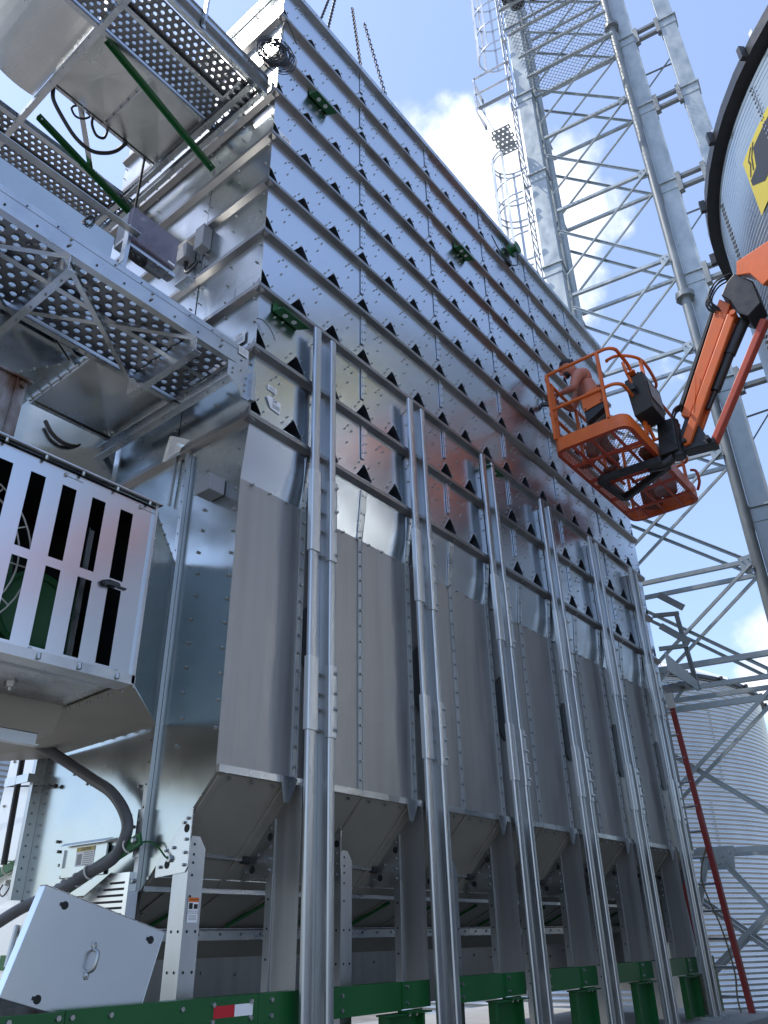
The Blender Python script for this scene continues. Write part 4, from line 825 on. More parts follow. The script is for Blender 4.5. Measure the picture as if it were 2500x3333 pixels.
mb = MB(); mb.tube(spline([(-.02, -.01, 3.40), (.03, -.03, 3.40), (.09, -.05, 3.34), (.13, -.06, 3.26)], 5), .0035, 5); obj('cable_tie', mb, 'rubber', label='loose black cable tie sticking out at the dryer corner above the 54 tag', cat='cable tie')

# ================================================================== grain bins
def corr_bin(name, label, c, r, z0, z1, pitch, amp, over, a0, a1, seg, ribs=12, roof=True, seams=None, ring=None, eave=.16):
    t = thing(name, label, 'grain bin', (c[0], c[1], z0)); mb = MB()
    n = int((z1-z0)/pitch)*4; cols = seg+1; vs = []
    for k in range(n+1):
        z = z0+(z1-z0)*k/n; rr = r+amp*math.sin(k*math.pi/2+.785)
        for q in range(cols):
            a = RAD(a0+(a1-a0)*q/seg); vs.append((c[0]+rr*math.cos(a), c[1]+rr*math.sin(a), z))
    fs = [(k*cols+q, k*cols+q+1, (k+1)*cols+q+1, (k+1)*cols+q) for k in range(n) for q in range(seg)]
    mb.add(vs, fs); obj('wall', mb, 'bin', t, smooth=80)
    mb = MB()
    if seams:
        for (az0, zz0, zz1) in seams:
            k = 0; z = zz0
            while z < zz1:
                for e in (-.018, .018):
                    a = RAD(az0)+e/r; mb.bolt((c[0]+(r+amp)*math.cos(a), c[1]+(r+amp)*math.sin(a), z), (math.cos(a), math.sin(a), 0), .015, .02)
                z += pitch
        obj('seam_bolts', mb, 'bolt', t, kind='stuff')
    mb = MB(); sg = 72
    def rp(rad, z, a): return (c[0]+rad*math.cos(a), c[1]+rad*math.sin(a), z)
    for q in range(sg):
        a, b = 2*math.pi*q/sg, 2*math.pi*(q+1)/sg
        mb.add([rp(r-.05, z1-.02, a), rp(r-.05, z1-.02, b), rp(r+over, z1-.03, b), rp(r+over, z1-.03, a)], [(0, 3, 2, 1)])
        mb.add([rp(r+over, z1-.03, a), rp(r+over, z1-.03, b), rp(r+over, z1+eave, b), rp(r+over, z1+eave, a)], [(0, 1, 2, 3)])
    for q in range(ribs*2):
        a = 2*math.pi*(q+.37)/(ribs*2); e = V((-math.sin(a), math.cos(a), 0)); p = V(rp(r+over, z1-.04, a)); n_ = V((math.cos(a), math.sin(a), 0))
        mb.prism([p-e*.03, p+e*.03, p+e*.03+n_*.075, p-e*.03+n_*.075], (0, 0, eave+.06))
    obj('eave', mb, 'black', t)
    if roof:
        mb = MB(); zt = z1+r*.52
        for q in range(sg):
            a, b = 2*math.pi*q/sg, 2*math.pi*(q+1)/sg; h = .03 if q % 3 == 0 else 0
            mb.add([rp(r+over, z1+eave, a), rp(r+over, z1+eave, b), rp(.5, zt, b), rp(.5, zt, a)], [(0, 1, 2, 3)])
            if q % 3 == 0: mb.prism([rp(r+over, z1+eave, a), V(rp(r+over, z1+eave, a))+V((-math.sin(a), math.cos(a), 0))*.06, rp(.5, zt, a)], (0, 0, .07))
        obj('roof', mb, 'binroof', t, smooth=30)
    return t
nb = corr_bin('grain_bin', 'large corrugated grain bin close at the right edge, black eave and yellow sign', (7.518, -7.005), 4.76, GZ, 8.36, .078, .015, .17, 60, 250, 150, 14, True, [(150-20*k, 2.0-.0+.8*(k % 3), 8.2) for k in range(5)], eave=.14)
mb = MB()   # yellow sign wrapped on the wall, with black shapes
def wrap(pts, d, m):
    o = [(7.518+(4.7715+d)*math.cos(RAD(a)), -7.005+(4.7715+d)*math.sin(RAD(a)), z) for a, z in pts]; mb.poly(o, m)
def sheet(a0, a1, zf0, zf1, d, m, n=10):
    for q in range(n):
        u, v = q/n, (q+1)/n; a, b = a0+(a1-a0)*u, a0+(a1-a0)*v
        wrap([(a, zf0(u)), (b, zf0(v)), (b, zf1(v)), (a, zf1(u))][::-1], d, m)
sheet(122.6, 150, lambda u: 6.74, lambda u: 7.66, .014, 0, 30)
def patch(pts, d=.018):      # black shapes, cut fine enough to follow the wall
    wrap(pts, d, 1)
for k in range(12):
    a0, a1 = 123.1+3.1*k/12, 123.1+3.1*(k+1)/12; f = lambda a: 7.21-.075*(a-123.1); g_ = lambda a: 7.30 if a < 125.4 else 7.30+.25*min(1, (a-125.4)/.8)
    patch([(a0, f(a0)), (a1, f(a1)), (a1, g_(a1)), (a0, g_(a0))])
sheet(126.2, 150, lambda u: 6.98, lambda u: 7.55, .018, 1, 24)
for q0, q1 in (((123.2, 7.34), (124.2, 7.46)), ((124.2, 7.46), (124.0, 7.54)), ((124.0, 7.54), (125.6, 7.62)), ((124.4, 7.34), (125.0, 7.50)), ((125.0, 7.50), (126.4, 7.62))):
    patch([(q0[0], q0[1]), (q0[0]+.34, q0[1]-.01), (q1[0]+.34, q1[1]-.01), (q1[0], q1[1])])
obj('wall_sign', mb, ['yellow', 'ink'], nb)
fb = corr_bin('grain_bin', 'far corrugated grain bin behind the tower base at lower right, with a white cone roof', (21.06, 8.61), 6.42, GZ, 5.36, .107, .023, .12, 150, 300, 120, 16, True, [(236, 3.6, 5.2), (229, 2.4, 3.6), (214, 2.3, 3.4), (222, .9, 1.9), (241, 1.2, 2.2), (233, -.2, .9), (219, -.6, .6), (246, 2.5, 4.6), (208, 1, 2.2), (226, -1.6, -.4), (238, -1.0, .1)], eave=.06)
mb = MB()
pc = V((21.9-1.4, 8.61-2.9, 6.75))
for q in range(18):
    a, b = math.pi*2*q/18, math.pi*2*(q+1)/18; ux_, uy_ = V((.45, -.9, 0)).normalized(), V((0, 0, 1)); fw = V((.9, .45, 0)).normalized()
    P0 = lambda t, d: pc+(ux_*math.cos(t)+uy_*math.sin(t))*.62+fw*d
    mb.add([P0(a, -.45), P0(b, -.45), P0(b, .7), P0(a, .7)], [(0, 1, 2, 3)])
mb.disc(pc-fw*.45, -fw, .62, 18)
obj('roof_vent', mb, 'binroof', fb, smooth=40)
lb = corr_bin('grain_bin', 'corrugated grain bin glimpsed at the left edge behind the pale end sheet', (5.0, 17.0), 4.6, GZ, 6.5, .107, .011, .12, 150, 330, 110, 12, True)

# ================================================================== elevator tower
R0 = V((8.9694, -1.1775, 0)); TU = V((-.15643, .98769, 0)); TD = V((.98769, .15643, 0))
def tp(u, d, z): return R0+TU*u+TD*d+V((0, 0, z))
tw = thing('support_tower', 'galvanised lattice tower with round corner pipe and crossed braces beyond the dryer', 'tower', tuple(tp(1, .3, GZ)))
mb = MB(); mb.tube([tp(0, 0, GZ), tp(0, 0, 24)], .085, 14)
for z in (18.15, 9.6, 1.5): mb.tube([tp(0, 0, z-.06), tp(0, 0, z+.06)], .17, 8)
obj('corner_pipe', mb, 'zincdark', tw, smooth=50)
mb = MB(); mb.tube([tp(0.0, .62, GZ), tp(0.0, .62, 24)], .07, 12); obj('corner_pipe', mb, 'zincdark', tw, smooth=50)
for d in (.42, ):
    mb = MB(); mb.tube([tp(2.02, d, GZ), tp(2.02, d, 24)], .075, 12); obj('corner_pipe', mb, 'zinc', tw, smooth=50)
lv = [20.3, 17.9, 15.48, 13.05, 10.6, 8.45, 6.25, 4.25, 2.5, .30, -1.6]
TW = 1.98
for i, z in enumerate(lv):
    for d in (0, .62):
        mb = MB(); mb.angle(tp(.04, d-.02, z), tp(TW, d-.02, z), .065, .065, (0, 0, 1), 1, .012); obj('girt', mb, 'zinc', tw)
        if d == 0:
            mb = MB(); gp = [tp(.02, -.035, z-.17), tp(.24, -.035, z-.15), tp(.26, -.035, z+.10), tp(.02, -.035, z+.14)]
            mb.prism(gp, TD*.012)
            for uu, zz in ((.08, -.1), (.15, -.06), (.2, .04), (.12, .06)): mb.bolt(tp(uu, -.035, z+zz), -TD, .016, .02, 1)
            obj('gusset', mb, ['zinc', 'bolt'], tw)
        dn = 1.93 if i < 6 else 1.55; upd = 1.87 if i < 6 else 1.55
        mb = MB(); mb.angle(tp(.08, d-.045, z-.06), tp(TW, d-.045, z-dn), .056, .05, -TD, 1, .012); obj('brace', mb, 'zinc', tw)
        mb = MB(); mb.angle(tp(.08, d+.012, z+.04), tp(TW, d+.012, z+upd), .05, .04, -TD, -1, .012); obj('brace', mb, 'zinc', tw)
for za in (2.81, 2.2):
    mb = MB(); mb.angle(tp(.04, -.06, za), tp(TW, -.06, za), .07, .08, (0, 0, 1), 1, .012); obj('girt', mb, 'zinc', tw)
mb = MB(); mb.prism([tp(1.18, -.08, .38), tp(1.66, -.08, .38), tp(1.62, -.08, .10), tp(1.22, -.08, .10)], TD*.012)
for uu, zz in ((1.25, .3), (1.35, .26), (1.5, .26), (1.6, .3), (1.4, .18)): mb.bolt(tp(uu, -.08, zz), -TD, .022, .02, 1)
obj('gusset', mb, ['zinc', 'bolt'], tw)
for a, b in (((1.3, .2), (.4, -1.0)), ((1.52, .2), (2.1, -1.4))):
    mb = MB(); mb.angle(tp(a[0], -.09, a[1]), tp(b[0], -.09, b[1]), .08, .06, -TD, 1, .012); obj('brace', mb, 'zinc', tw)
# mesh platform inside the tower with the drive boxes on it
mb = MB(); zp = 17.3; pu, pv = .105, .05; nu, nv = int(2.0/pu), int(2.9/pv)
def rib(a, b, c=.0055): 
    d = (b-a).normalized(); s = d.cross(V((0, 0, 1)))*c
    mb.add([a-s, a+s, b+s, b-s], [(0, 1, 2, 3)])
for j in range(nv):
    for i in range(nu):
        o = (j % 2)*.5; m0 = tp((i+o)*pu, .12-j*pv, zp); mid = tp((i+.5+o)*pu, .12-(j+1)*pv, zp); e = tp((i+1+o)*pu, .12-j*pv, zp)
        rib(m0, mid); rib(e, mid)
obj('mesh_floor', mb, 'grate', tw)
for d in (.12, -.45, -1.0, -1.6, -2.2, -2.8):
    mb = MB(); mb.angle(tp(0, d, zp-.03), tp(2.05, d, zp-.03), .06, .06, (0, 0, 1), 1, .01); obj('floor_joist', mb, 'zinc', tw)
for u in (.7, 1.4):
    mb = MB(); mb.bar(tp(u, -1.5, zp-.02), tp(u, -2.8, zp-.02), .03, .03); obj('floor_joist', mb, 'zinc', tw)
mb = MB()
c0 = tp(1.3, -2.25, zp+.32)
for q in range(3): mb.tube([tp(1.65-.42*q, -1.95, zp+.20), tp(1.65-.42*q, -2.5, zp+.20)], .17, 14)
mb.prism([tp(.5, -2.0, zp+.35), tp(1.95, -2.0, zp+.35), tp(1.95, -2.7, zp+.35), tp(.5, -2.7, zp+.35)], (0, 0, .6))
obj('drive_motor', mb, 'black', label='dark drive motors standing on the mesh platform of the tower', cat='motor')
# ---- elevator legs (trunks) with flanged joints
def trunk(label, u0, u1, d0, d1, fl):
    t = thing('elevator_leg', label, 'elevator leg', tuple(tp((u0+u1)/2, (d0+d1)/2, GZ)), 'square elevator legs beside the tower')
    mb = MB(); mb.prism([tp(u0, d0, GZ), tp(u1, d0, GZ), tp(u1, d1, GZ), tp(u0, d1, GZ)], (0, 0, 26)); obj('casing', mb, 'zinc', t, bevel=.006)
    for z in fl:
        mb = MB(); e = .045
        mb.prism([tp(u0-e, d0-e, z-.018), tp(u1+e, d0-e, z-.018), tp(u1+e, d1+e, z-.018), tp(u0-e, d1+e, z-.018)], (0, 0, .036))
        mb.prism([tp(u0-.012, d0-.012, z-.26), tp(u1+.012, d0-.012, z-.26), tp(u1+.012, d1+.012, z-.26), tp(u0-.012, d1+.012, z-.26)], (0, 0, .24))
        obj('flange', mb, 'zinc', t)
f2 = [17.7+2.5*k for k in range(-7, 3)]; f1 = [17.39+2.88*k for k in range(-6, 3)]
trunk('wide square elevator leg with the caged ladder, left of the tower', 2.10, 2.45, .0, .30, f1)
trunk('square elevator leg just behind the one with the caged ladder', 2.08, 2.42, .78, 1.08, [z-.9 for z in f1])
trunk('square elevator leg right beside the round tower pipe', -.42, -.085, .12, .42, f2)
trunk('square elevator leg farthest right, partly behind the near bin eave', -1.31, -.98, .12, .42, [z-.02 for z in f2])
for z, lab in zip(f2[2:8], ('lowest spacer frame in view on the right elevator legs, right of the jib', 'spacer frame between the right elevator legs, seen behind the orange jib', 'spacer frame beside the boom elbow hoses, under the near bin eave', 'spacer frame that meets the black eave of the near bin', 'second spacer frame from the top between the right elevator legs', 'topmost spacer frame between the two right elevator legs')):
    t = thing('leg_spacer', lab, 'spacer', tuple(tp(-.7, .2, z)), 'spacer frames between the elevator legs')
    for zz in (.02, -.27):
        mb = MB(); mb.bar(tp(-.42, .14, z+zz), tp(-.98, .14, z+zz), .09, .075); obj('bar', mb, 'zincdark', t)
    for uu in (-.46, -.94):
        mb = MB(); mb.bar(tp(uu, .13, z-.40), tp(uu, .13, z+.12), .12, .09); obj('plate', mb, 'zincdark', t)
mb = MB()
for z in (16.2, 11.6, 6.6):
    mb = MB(); mb.bar(tp(-.42, .5, z), tp(-1.0, .6, z+.75), .035, .02); mb.bar(tp(-.42, .5, z+.45), tp(-1.0, .6, z+.55), .035, .02); obj('brace', mb, 'zincdark', tw)
# ---- caged ladder
ld = thing('caged_ladder', 'galvanised ladder with a hooped safety cage up the side of the left elevator leg', 'ladder', tuple(tp(2.6, .2, 8)))
for d in (.02, .42):
    mb = MB(); mb.bar(tp(2.62, d, 4), tp(2.62, d, 24), .06, .018); obj('side_rail', mb, 'post', ld)
for k in range(66):
    mb = MB(); z = 4.2+.30*k; mb.tube([tp(2.62, .02, z), tp(2.62, .42, z)], .012, 6); obj('rung', mb, 'post', ld)
for z in (23.6, 22.6, 21.6, 20.7, 19.75, 15.62, 15.48, 14.5, 13.95, 13.75, 12.7, 11.7, 10.6, 9.6):
    mb = MB(); mb.tube([tp(2.62, -.16, z)]+[tp(2.84+.50*math.sin(RAD(t)), .22-.40*math.cos(RAD(t)), z) for t in range(0, 181, 15)]+[tp(2.62, .60, z)], .022, 6); obj('cage_hoop', mb, 'post', ld, smooth=60)
for t in (15, 55, 90, 125, 165):
    for (za, zb_) in ((19.75, 24), (9.6, 15.65)):
        mb = MB(); mb.bar(tp(2.84+.51*math.sin(RAD(t)), .22-.41*math.cos(RAD(t)), za), tp(2.84+.51*math.sin(RAD(t)), .22-.41*math.cos(RAD(t)), zb_), .055, .02, TD); obj('cage_strap', mb, 'post', ld)
for z in f1:
    mb = MB(); mb.bar(tp(2.45, .22, z-.05), tp(2.66, .22, z-.05), .05, .02); mb.bar(tp(2.62, .0, z-.05), tp(2.62, .44, z-.05), .03, .05); obj('standoff', mb, 'steel', ld)
rp_ = thing('rest_platform', 'small rest platform with handrails and a perforated floor beside the caged ladder', 'platform', tuple(tp(3.0, -.2, 15.5)))
mb = MB(); zf = 15.55
mb.perf(tp(2.55, -.74, zf), TU*.11, TD*.12, 4, 6, .024, .004); obj('floor_plate', mb, 'zinc', rp_)
for (a, b) in (((3.45, -.1, 18.75), (2.5, -.1, 18.75)), ((3.45, -.1, 18.1), (2.5, -.1, 18.1)), ((3.42, -.1, 17.55), (2.5, -.1, 17.55)), ((3.45, .5, 18.7), (3.45, -.1, 18.7)), ((3.45, .5, 17.6), (3.45, -.1, 17.6)), ((3.45, .5, 18.1), (3.45, -.1, 18.1))):
    mb = MB(); mb.angle(tp(*a), tp(*b), .06, .05, (0, 0, 1), 1, .008); obj('rail', mb, 'steel', rp_)
for u, d in ((3.45, -.1), (3.45, .5), (2.52, -.1)):
    mb = MB(); mb.angle(tp(u, d, 17.5), tp(u, d, 18.8), .05, .05, TD, 1, .008); obj('post', mb, 'steel', rp_)
mb = MB(); mb.bar(tp(3.42, -.1, 17.56), tp(2.5, -.1, 17.56), .012, .16); obj('toe_board', mb, 'wall', rp_)
for u0 in (3.42, 3.38):
    mb = MB(); mb.bar(tp(u0, -.08, 17.5), tp(2.98, -.3, 15.9), .05, .05); obj('strut', mb, 'steel', rp_)

# ================================================================== far end of the dryer: platform and red ladder
ep = thing('end_platform', 'small railed platform on the far end of the dryer, above the red ladder', 'platform', (7.5, -.1, 2.2))
def b2(n, a, b, w, h, m='zincdark', up=(0, 0, 1)): mb = MB(); mb.bar(a, b, w, h, up, m=0); return obj(n, mb, m, ep)  # darker zinc by default: shade on the rail undersides put into the colour
b2('rail', (7.28, -.16, 3.46), (7.42, -.42, 3.24), .02, .09); b2('rail', (7.24, -.04, 3.17), (7.44, -.33, 3.19), .05, .05)
b2('rail', (7.3, -.10, 3.03), (7.44, -.40, 2.76), .02, .09); b2('rail', (7.3, -.02, 2.72), (7.42, -.37, 2.72), .05, .05)
b2('railing_post', (7.40, -.31, 3.18), (7.50, -.36, 2.14), .055, .05)
mb = MB(); mb.prism([(7.26, -.10, 2.66), (7.46, -.38, 2.25), (7.46, -.38, 2.12), (7.26, -.10, 2.40)], (.03, .015, 0)); obj('side_channel', mb, 'zinc', ep)
mb = MB(); mb.perf((7.24, .02, 2.22), (.05, 0, 0), (0, -.05, 0), 5, 6, .012, .004); mb.box(7.22, 7.50, -.30, .03, 2.17, 2.2); obj('floor_plate', mb, ['floor'], ep)
b2('strut', (7.42, -.28, 2.25), (7.30, -.06, 1.98), .04, .04)
lad = thing('ladder', 'red fibreglass extension ladder leaning against the far end of the dryer', 'ladder', (7.45, -.2, GZ))
def lp(t, s): return V((7.30, -.035, 2.05)).lerp(V((7.62, -.215, GZ)), t)+V((.02, .40, 0))*s
for s in (0, 1):
    mb = MB(); mb.bar(lp(0, s), lp(1, s), .026, .066, (0, 1, .1)); obj('side_rail', mb, 'ladder', lad)
    mb = MB(); mb.bar(lp(.32, s)+V((-.03, 0, 0)), lp(1, s)+V((-.03, 0, 0)), .026, .060, (0, 1, .1)); obj('side_rail', mb, 'ladder', lad)
    mb = MB(); mb.bar(lp(-.015, s), lp(.03, s), .05, .10, (0, 1, .1)); obj('end_cap', mb, 'tie', lad)
for k in range(15):
    mb = MB(); mb.tube([lp(.04+k*.067, 0), lp(.04+k*.067, 1)], .016, 8); obj('rung', mb, 'steel', lad)
rpt = spline([lp(.42, .1), lp(.50, .45)+V((-.02, 0, 0)), lp(.62, .25), lp(.72, .2), lp(.80, .32), lp(.92, .12), lp(.97, .4)], 8)
mb = MB(); mb.tube(rpt, .010, 6); mb.tube(spline([lp(.97, .4), lp(.985, .35), lp(.98, .3), lp(.965, .38), lp(.97, .4)], 5), .013, 6); obj('rope', mb, 'rope', label='thin striped rope hanging along the red ladder', cat='rope', smooth=60)

# ================================================================== boom lift
bl = thing('boom_lift', 'orange boom lift with a mesh floored work basket held against the upper wall', 'boom lift', (5.2, -1.4, 4.2))
BX0, BX1, BY0, BY1, BZ = 4.22, 6.48, -1.19, -.29, 4.21
def rrect(x0, x1, y0, y1, r, n=6):
    o = []
    for cx, cy, a in ((x1-r, y1-r, 0), (x0+r, y1-r, 90), (x0+r, y0+r, 180), (x1-r, y0+r, 270)):
        o += [(cx+r*math.cos(RAD(a+90*k/n)), cy+r*math.sin(RAD(a+90*k/n))) for k in range(n+1)]
    return o
mb = MB(); ou = rrect(BX0, BX1, BY0, BY1, .13); inn = rrect(BX0+.02, BX1-.02, BY0+.02, BY1-.02, .11); n = len(ou)
vs = [(*p, BZ) for p in ou]+[(*p, BZ+.165) for p in ou]+[(*p, BZ) for p in inn]+[(*p, BZ+.165) for p in inn]
fs = []
for k in range(n):
    j = (k+1) % n; fs += [(k, j, n+j, n+k), (2*n+j, 2*n+k, 3*n+k, 3*n+j), (n+k, n+j, 3*n+j, 3*n+k), (j, k, 2*n+k, 2*n+j)]
mb.add(vs, fs); obj('toe_board', mb, 'orange', bl, smooth=40)
mb = MB(); in2 = rrect(BX0+.002, BX1-.002, BY0+.002, BY1-.002, .128); in3 = rrect(BX0+.05, BX1-.05, BY0+.05, BY1-.05, .09); n = len(in2)
mb.add([(*p, BZ-.006) for p in in2]+[(*p, BZ-.006) for p in in3], [((k+1) % n, k, n+k, n+(k+1) % n) for k in range(n)]); obj('floor_rim', mb, 'orangeshade', bl)
mb = MB(); pu, pv = .052, .022
nu, nv = int((BX1-BX0-.08)/pu), int((BY1-BY0-.08)/pv); zf = BZ+.02
for j in range(nv):
    for i in range(nu):
        o = (j % 2)*.5; a = V((BX0+.04+(i+o)*pu, BY0+.04+j*pv, zf)); m_ = V((BX0+.04+(i+.5+o)*pu, BY0+.04+(j+1)*pv, zf)); e = a+V((pu, 0, 0))
        for p, q in ((a, m_), (e, m_)):
            d = (q-p).normalized(); s = d.cross(V((0, 0, 1)))*.0033; mb.add([p-s, p+s, q+s, q-s], [(0, 1, 2, 3)])
obj('mesh_floor', mb, 'orangeshade', bl)
for x in (4.66, 5.10, 5.28, 5.70, 6.12):
    mb = MB(); mb.box(x-.018, x+.018, BY0+.02, BY1-.02, BZ-.016, BZ+.014); obj('floor_bearer', mb, 'orangeshade', bl)
for y in (-.52, -.74, -.98):
    mb = MB(); mb.box(BX0+.02, BX1-.02, y-.015, y+.015, BZ-.012, BZ+.012); obj('floor_bearer', mb, 'orangeshade', bl)
TR, MR = 5.29, 4.78
def tb(name, pts, r=.021, m='orange', par=bl): mb = MB(); mb.tube(pts, r, 10); return obj(name, mb, m, par, smooth=60)
def rail_path(z, x1, y0=BY0, bend=.12):
    a = arc((BX0+bend, BY1-bend, z), bend, 90, 180, 6, (1, 0, 0), (0, 1, 0)); b = arc((BX0+bend, y0+bend, z), bend, 180, 270, 6, (1, 0, 0), (0, 1, 0))
    return [V((x1, BY1, z))]+a+b
tb('top_rail', rail_path(TR, 6.4)+[V((4.62, BY0, TR-.01)), V((4.70, BY0, TR-.06)), V((4.80, BY0, 4.86)), V((4.84, BY0, 4.42))])
tb('mid_rail', rail_path(MR, 6.4)+[V((4.55, BY0, MR)), V((4.70, BY0, MR-.04)), V((5.05, BY0, 4.42))])
tb('top_rail', [V((4.44, -1.02, TR))]+spline([(4.40, -1.03, TR-.02), (4.42, -1.14, TR), (4.52, -1.26, TR), (4.66, -1.335, TR), (4.85, -1.345, TR), (5.10, -1.325, TR), (5.24, -1.30, TR), (5.32, -1.25, TR), (5.34, -1.19, TR)], 4), .019)
tb('top_rail', [(5.34, BY0, TR), (6.30, BY0, TR), (6.38, BY0+.04, TR), (6.42, BY0+.12, TR), (6.42, BY1-.1, TR), (6.38, BY1, TR)])
tb('mid_rail', [(5.5, BY0, MR), (6.30, BY0, MR), (6.38, BY0+.04, MR), (6.42, BY0+.12, MR), (6.42, BY1-.1, MR)])
for x, y, zt in ((BX0, -.345, TR), (BX0, -.99, TR), (4.42, -.30, TR), (5.1, -.29, TR), (5.8, -.29, TR), (6.40, -.35, TR), (6.40, -1.1, TR), (4.80, BY0, TR), (5.62, BY0, TR), (4.66, -1.335, TR)):
    mb = MB(); mb.bar((x, y, BZ+.16 if y > -1.25 else 4.6), (x, y, zt), .040, .034, (0, 1, 0)); obj('rail_post', mb, 'orange', bl)
tb('rail_post', [(4.46, BY0, TR-.10), (4.44, BY0-.02, 5.05), (4.55, BY0-.04, 4.86), (4.66, BY0, 4.60)], .018)
mb = MB(); mb.prism([(4.235, -.715, 4.80), (4.235, -.945, 4.87), (4.235, -.96, 4.62), (4.235, -.72, 4.585)], (-.008, 0, 0))
for y, z in ((-.735, 4.79), (-.93, 4.845), (-.745, 4.61), (-.94, 4.645)): mb.bolt((4.227, y, z), (-1, 0, 0), .012, .008, 1)
obj('document_box', mb, ['orange', 'black'], bl)
mb = MB(); mb.prism([(4.24, -.71, 4.80), (4.24, -.97, 4.86), (4.24, -.98, 4.56), (4.24, -.73, 4.44)], (.09, 0, 0)); obj('document_box', mb, 'black', bl)
def cs(x, y, z): return (x, y+.13, z-.07)
mb = MB(); mb.prism([cs(4.50, -1.28, 5.03), cs(5.04, -1.28, 5.03), cs(5.08, -1.28, 4.76), cs(4.98, -1.28, 4.60), cs(4.62, -1.28, 4.60)], (0, -.22, .05))
for x in (4.56, 4.66, 4.86): mb.tube([cs(x, -1.42, 5.05), cs(x, -1.44, 5.12)], .018, 8)
mb.prism([cs(4.44, -1.40, 4.84), cs(4.50, -1.40, 4.84), cs(4.50, -1.40, 4.93), cs(4.44, -1.40, 4.93)], (0, .05, 0)); obj('control_console', mb, 'black', bl, bevel=.022)
mb = MB(); mb.prism([cs(4.62, -1.505, 5.02), cs(4.98, -1.505, 5.02), cs(5.01, -1.505, 4.80), cs(4.66, -1.505, 4.80)], (0, -.004, 0)); obj('console_face', mb, 'box', bl)
mb = MB(); mb.prism([(4.42, -1.30, 5.0), (4.96, -1.30, 5.0), (4.9, -1.2, 5.0), (4.44, -1.2, 5.0)], (0, 0, .012)); obj('console_shelf', mb, 'orange', bl)
# under-basket fork and rotator
for a, b in (((5.02, -1.22, 4.12), (4.97, -.49, 4.11)), ((4.97, -.49, 4.11), (5.56, -.53, 4.11)), ((5.20, -1.24, 4.12), (5.58, -.53, 4.11))):
    mb = MB(); mb.bar(a, b, .07, .085); obj('support_arm', mb, 'black', bl, bevel=.01)
tb('support_arm', spline([(5.14, -1.36, 4.55), (5.16, -1.34, 4.35), (5.17, -1.30, 4.20), (5.15, -1.20, 4.13), (5.08, -1.05, 4.12)], 5), .065, 'black')
mb = MB(); mb.prism([(5.06, -1.20, 4.20), (5.06, -1.42, 4.20), (5.06, -1.44, 4.62), (5.06, -1.25, 4.66)], (.26, 0, 0)); mb.tube([(5.18, -1.38, 4.15), (5.18, -1.38, 4.66)], .085, 14); mb.box(5.0, 5.06, -1.30, -1.22, 4.62, 4.76); obj('rotator', mb, 'black', bl, bevel=.012)
mb = MB()
for k, (x, y, z) in enumerate(((5.0, -1.24, 4.74), (5.05, -1.27, 4.70), (5.1, -1.30, 4.74), (5.03, -1.29, 4.78))): mb.box(x, x+.04, y-.03, y, z-.04, z+.03); mb.tube([(x+.02, y-.03, z), (x+.02, y-.06, z+.02)], .013, 8)
obj('valve_block', mb, 'box', bl)
mb = MB(); mb.prism([(5.16, -1.44, 4.44), (5.16, -1.60, 4.72), (5.16, -1.74, 4.24), (5.16, -1.46, 4.28)], (.14, 0, 0)); mb.bar((5.23, -1.45, 4.24), (5.23, -1.80, 4.20), .18, .07, (0, 0, 1)); obj('pivot_bracket', mb, 'black', bl, bevel=.01)
# jib
def slab(name, pts, x0, x1, m='orange', bev=.012): mb = MB(); mb.prism([(x0, y, z) for y, z in pts], (x1-x0, 0, 0)); return obj(name, mb, m, bl, bevel=bev)
slab('jib_arm', [(-1.515, 4.66), (-1.60, 4.59), (-2.36, 5.88), (-2.26, 6.02), (-2.155, 5.85)], 5.13, 5.30)
slab('jib_cover', [(-1.50, 4.76), (-1.53, 4.72), (-2.15, 5.86), (-2.13, 5.90)], 5.125, 5.305, 'black', .004)
slab('jib_link', [(-1.470, 4.33), (-1.475, 4.24), (-1.545, 4.245), (-2.39, 5.70), (-2.30, 5.74)], 5.10, 5.16); slab('jib_link', [(-1.470, 4.33), (-1.475, 4.24), (-1.545, 4.245), (-2.39, 5.70), (-2.30, 5.74)], 5.27, 5.33)
mb = MB(); mb.prism([(5.105, -1.72, 4.86), (5.105, -1.79, 5.12), (5.105, -1.735, 4.83), (5.105, -1.67, 4.62)], (-.012, 0, 0)); obj('jib_rib', mb, 'orange', bl)
for yy, zz, s in ((-2.36, 5.70, 1), (-1.50, 4.29, .7), (-1.745, 4.22, .8)):
    mb = MB(); mb.tube([(5.06, yy, zz), (5.37, yy, zz)], .034*s, 12); obj('pivot_pin', mb, 'orange' if s == 1 else 'black', bl, smooth=50)
slab('lower_link', [(-1.73, 4.20), (-1.81, 4.195), (-2.67, 5.49), (-2.60, 5.53)], 5.16, 5.28, 'orangeshade')
mb = MB(); mb.tube([(5.22, -1.93, 4.86), (5.22, -2.18, 5.26)], .055, 12); mb.tube([(5.22, -2.18, 5.26), (5.22, -2.45, 5.66)], .066, 12); mb.tube([(5.22, -1.80, 4.66), (5.22, -1.93, 4.86)], .03, 10); obj('cylinder', mb, 'black', bl, smooth=50)
slab('elbow_block', [(-2.30, 6.00), (-2.39, 6.14), (-2.50, 6.22), (-2.66, 6.0), (-2.67, 5.66), (-2.50, 5.55), (-2.42, 5.64), (-2.38, 5.86)], 5.06, 5.36, 'black')
BD = V((-.70, -1, -.42)).normalized(); BW = BD.cross(V((0, 0, 1))).normalized(); BU = BW.cross(BD)
B0 = V((5.20, -2.60, 6.16))
def bp_(l, w, u): return B0+BD*l+BW*w+BU*u
mb = MB(); pr = [bp_(.02, -.16, .12), bp_(.02, .16, .12), bp_(.02, .16, -.02), bp_(.02, -.16, -.02)]
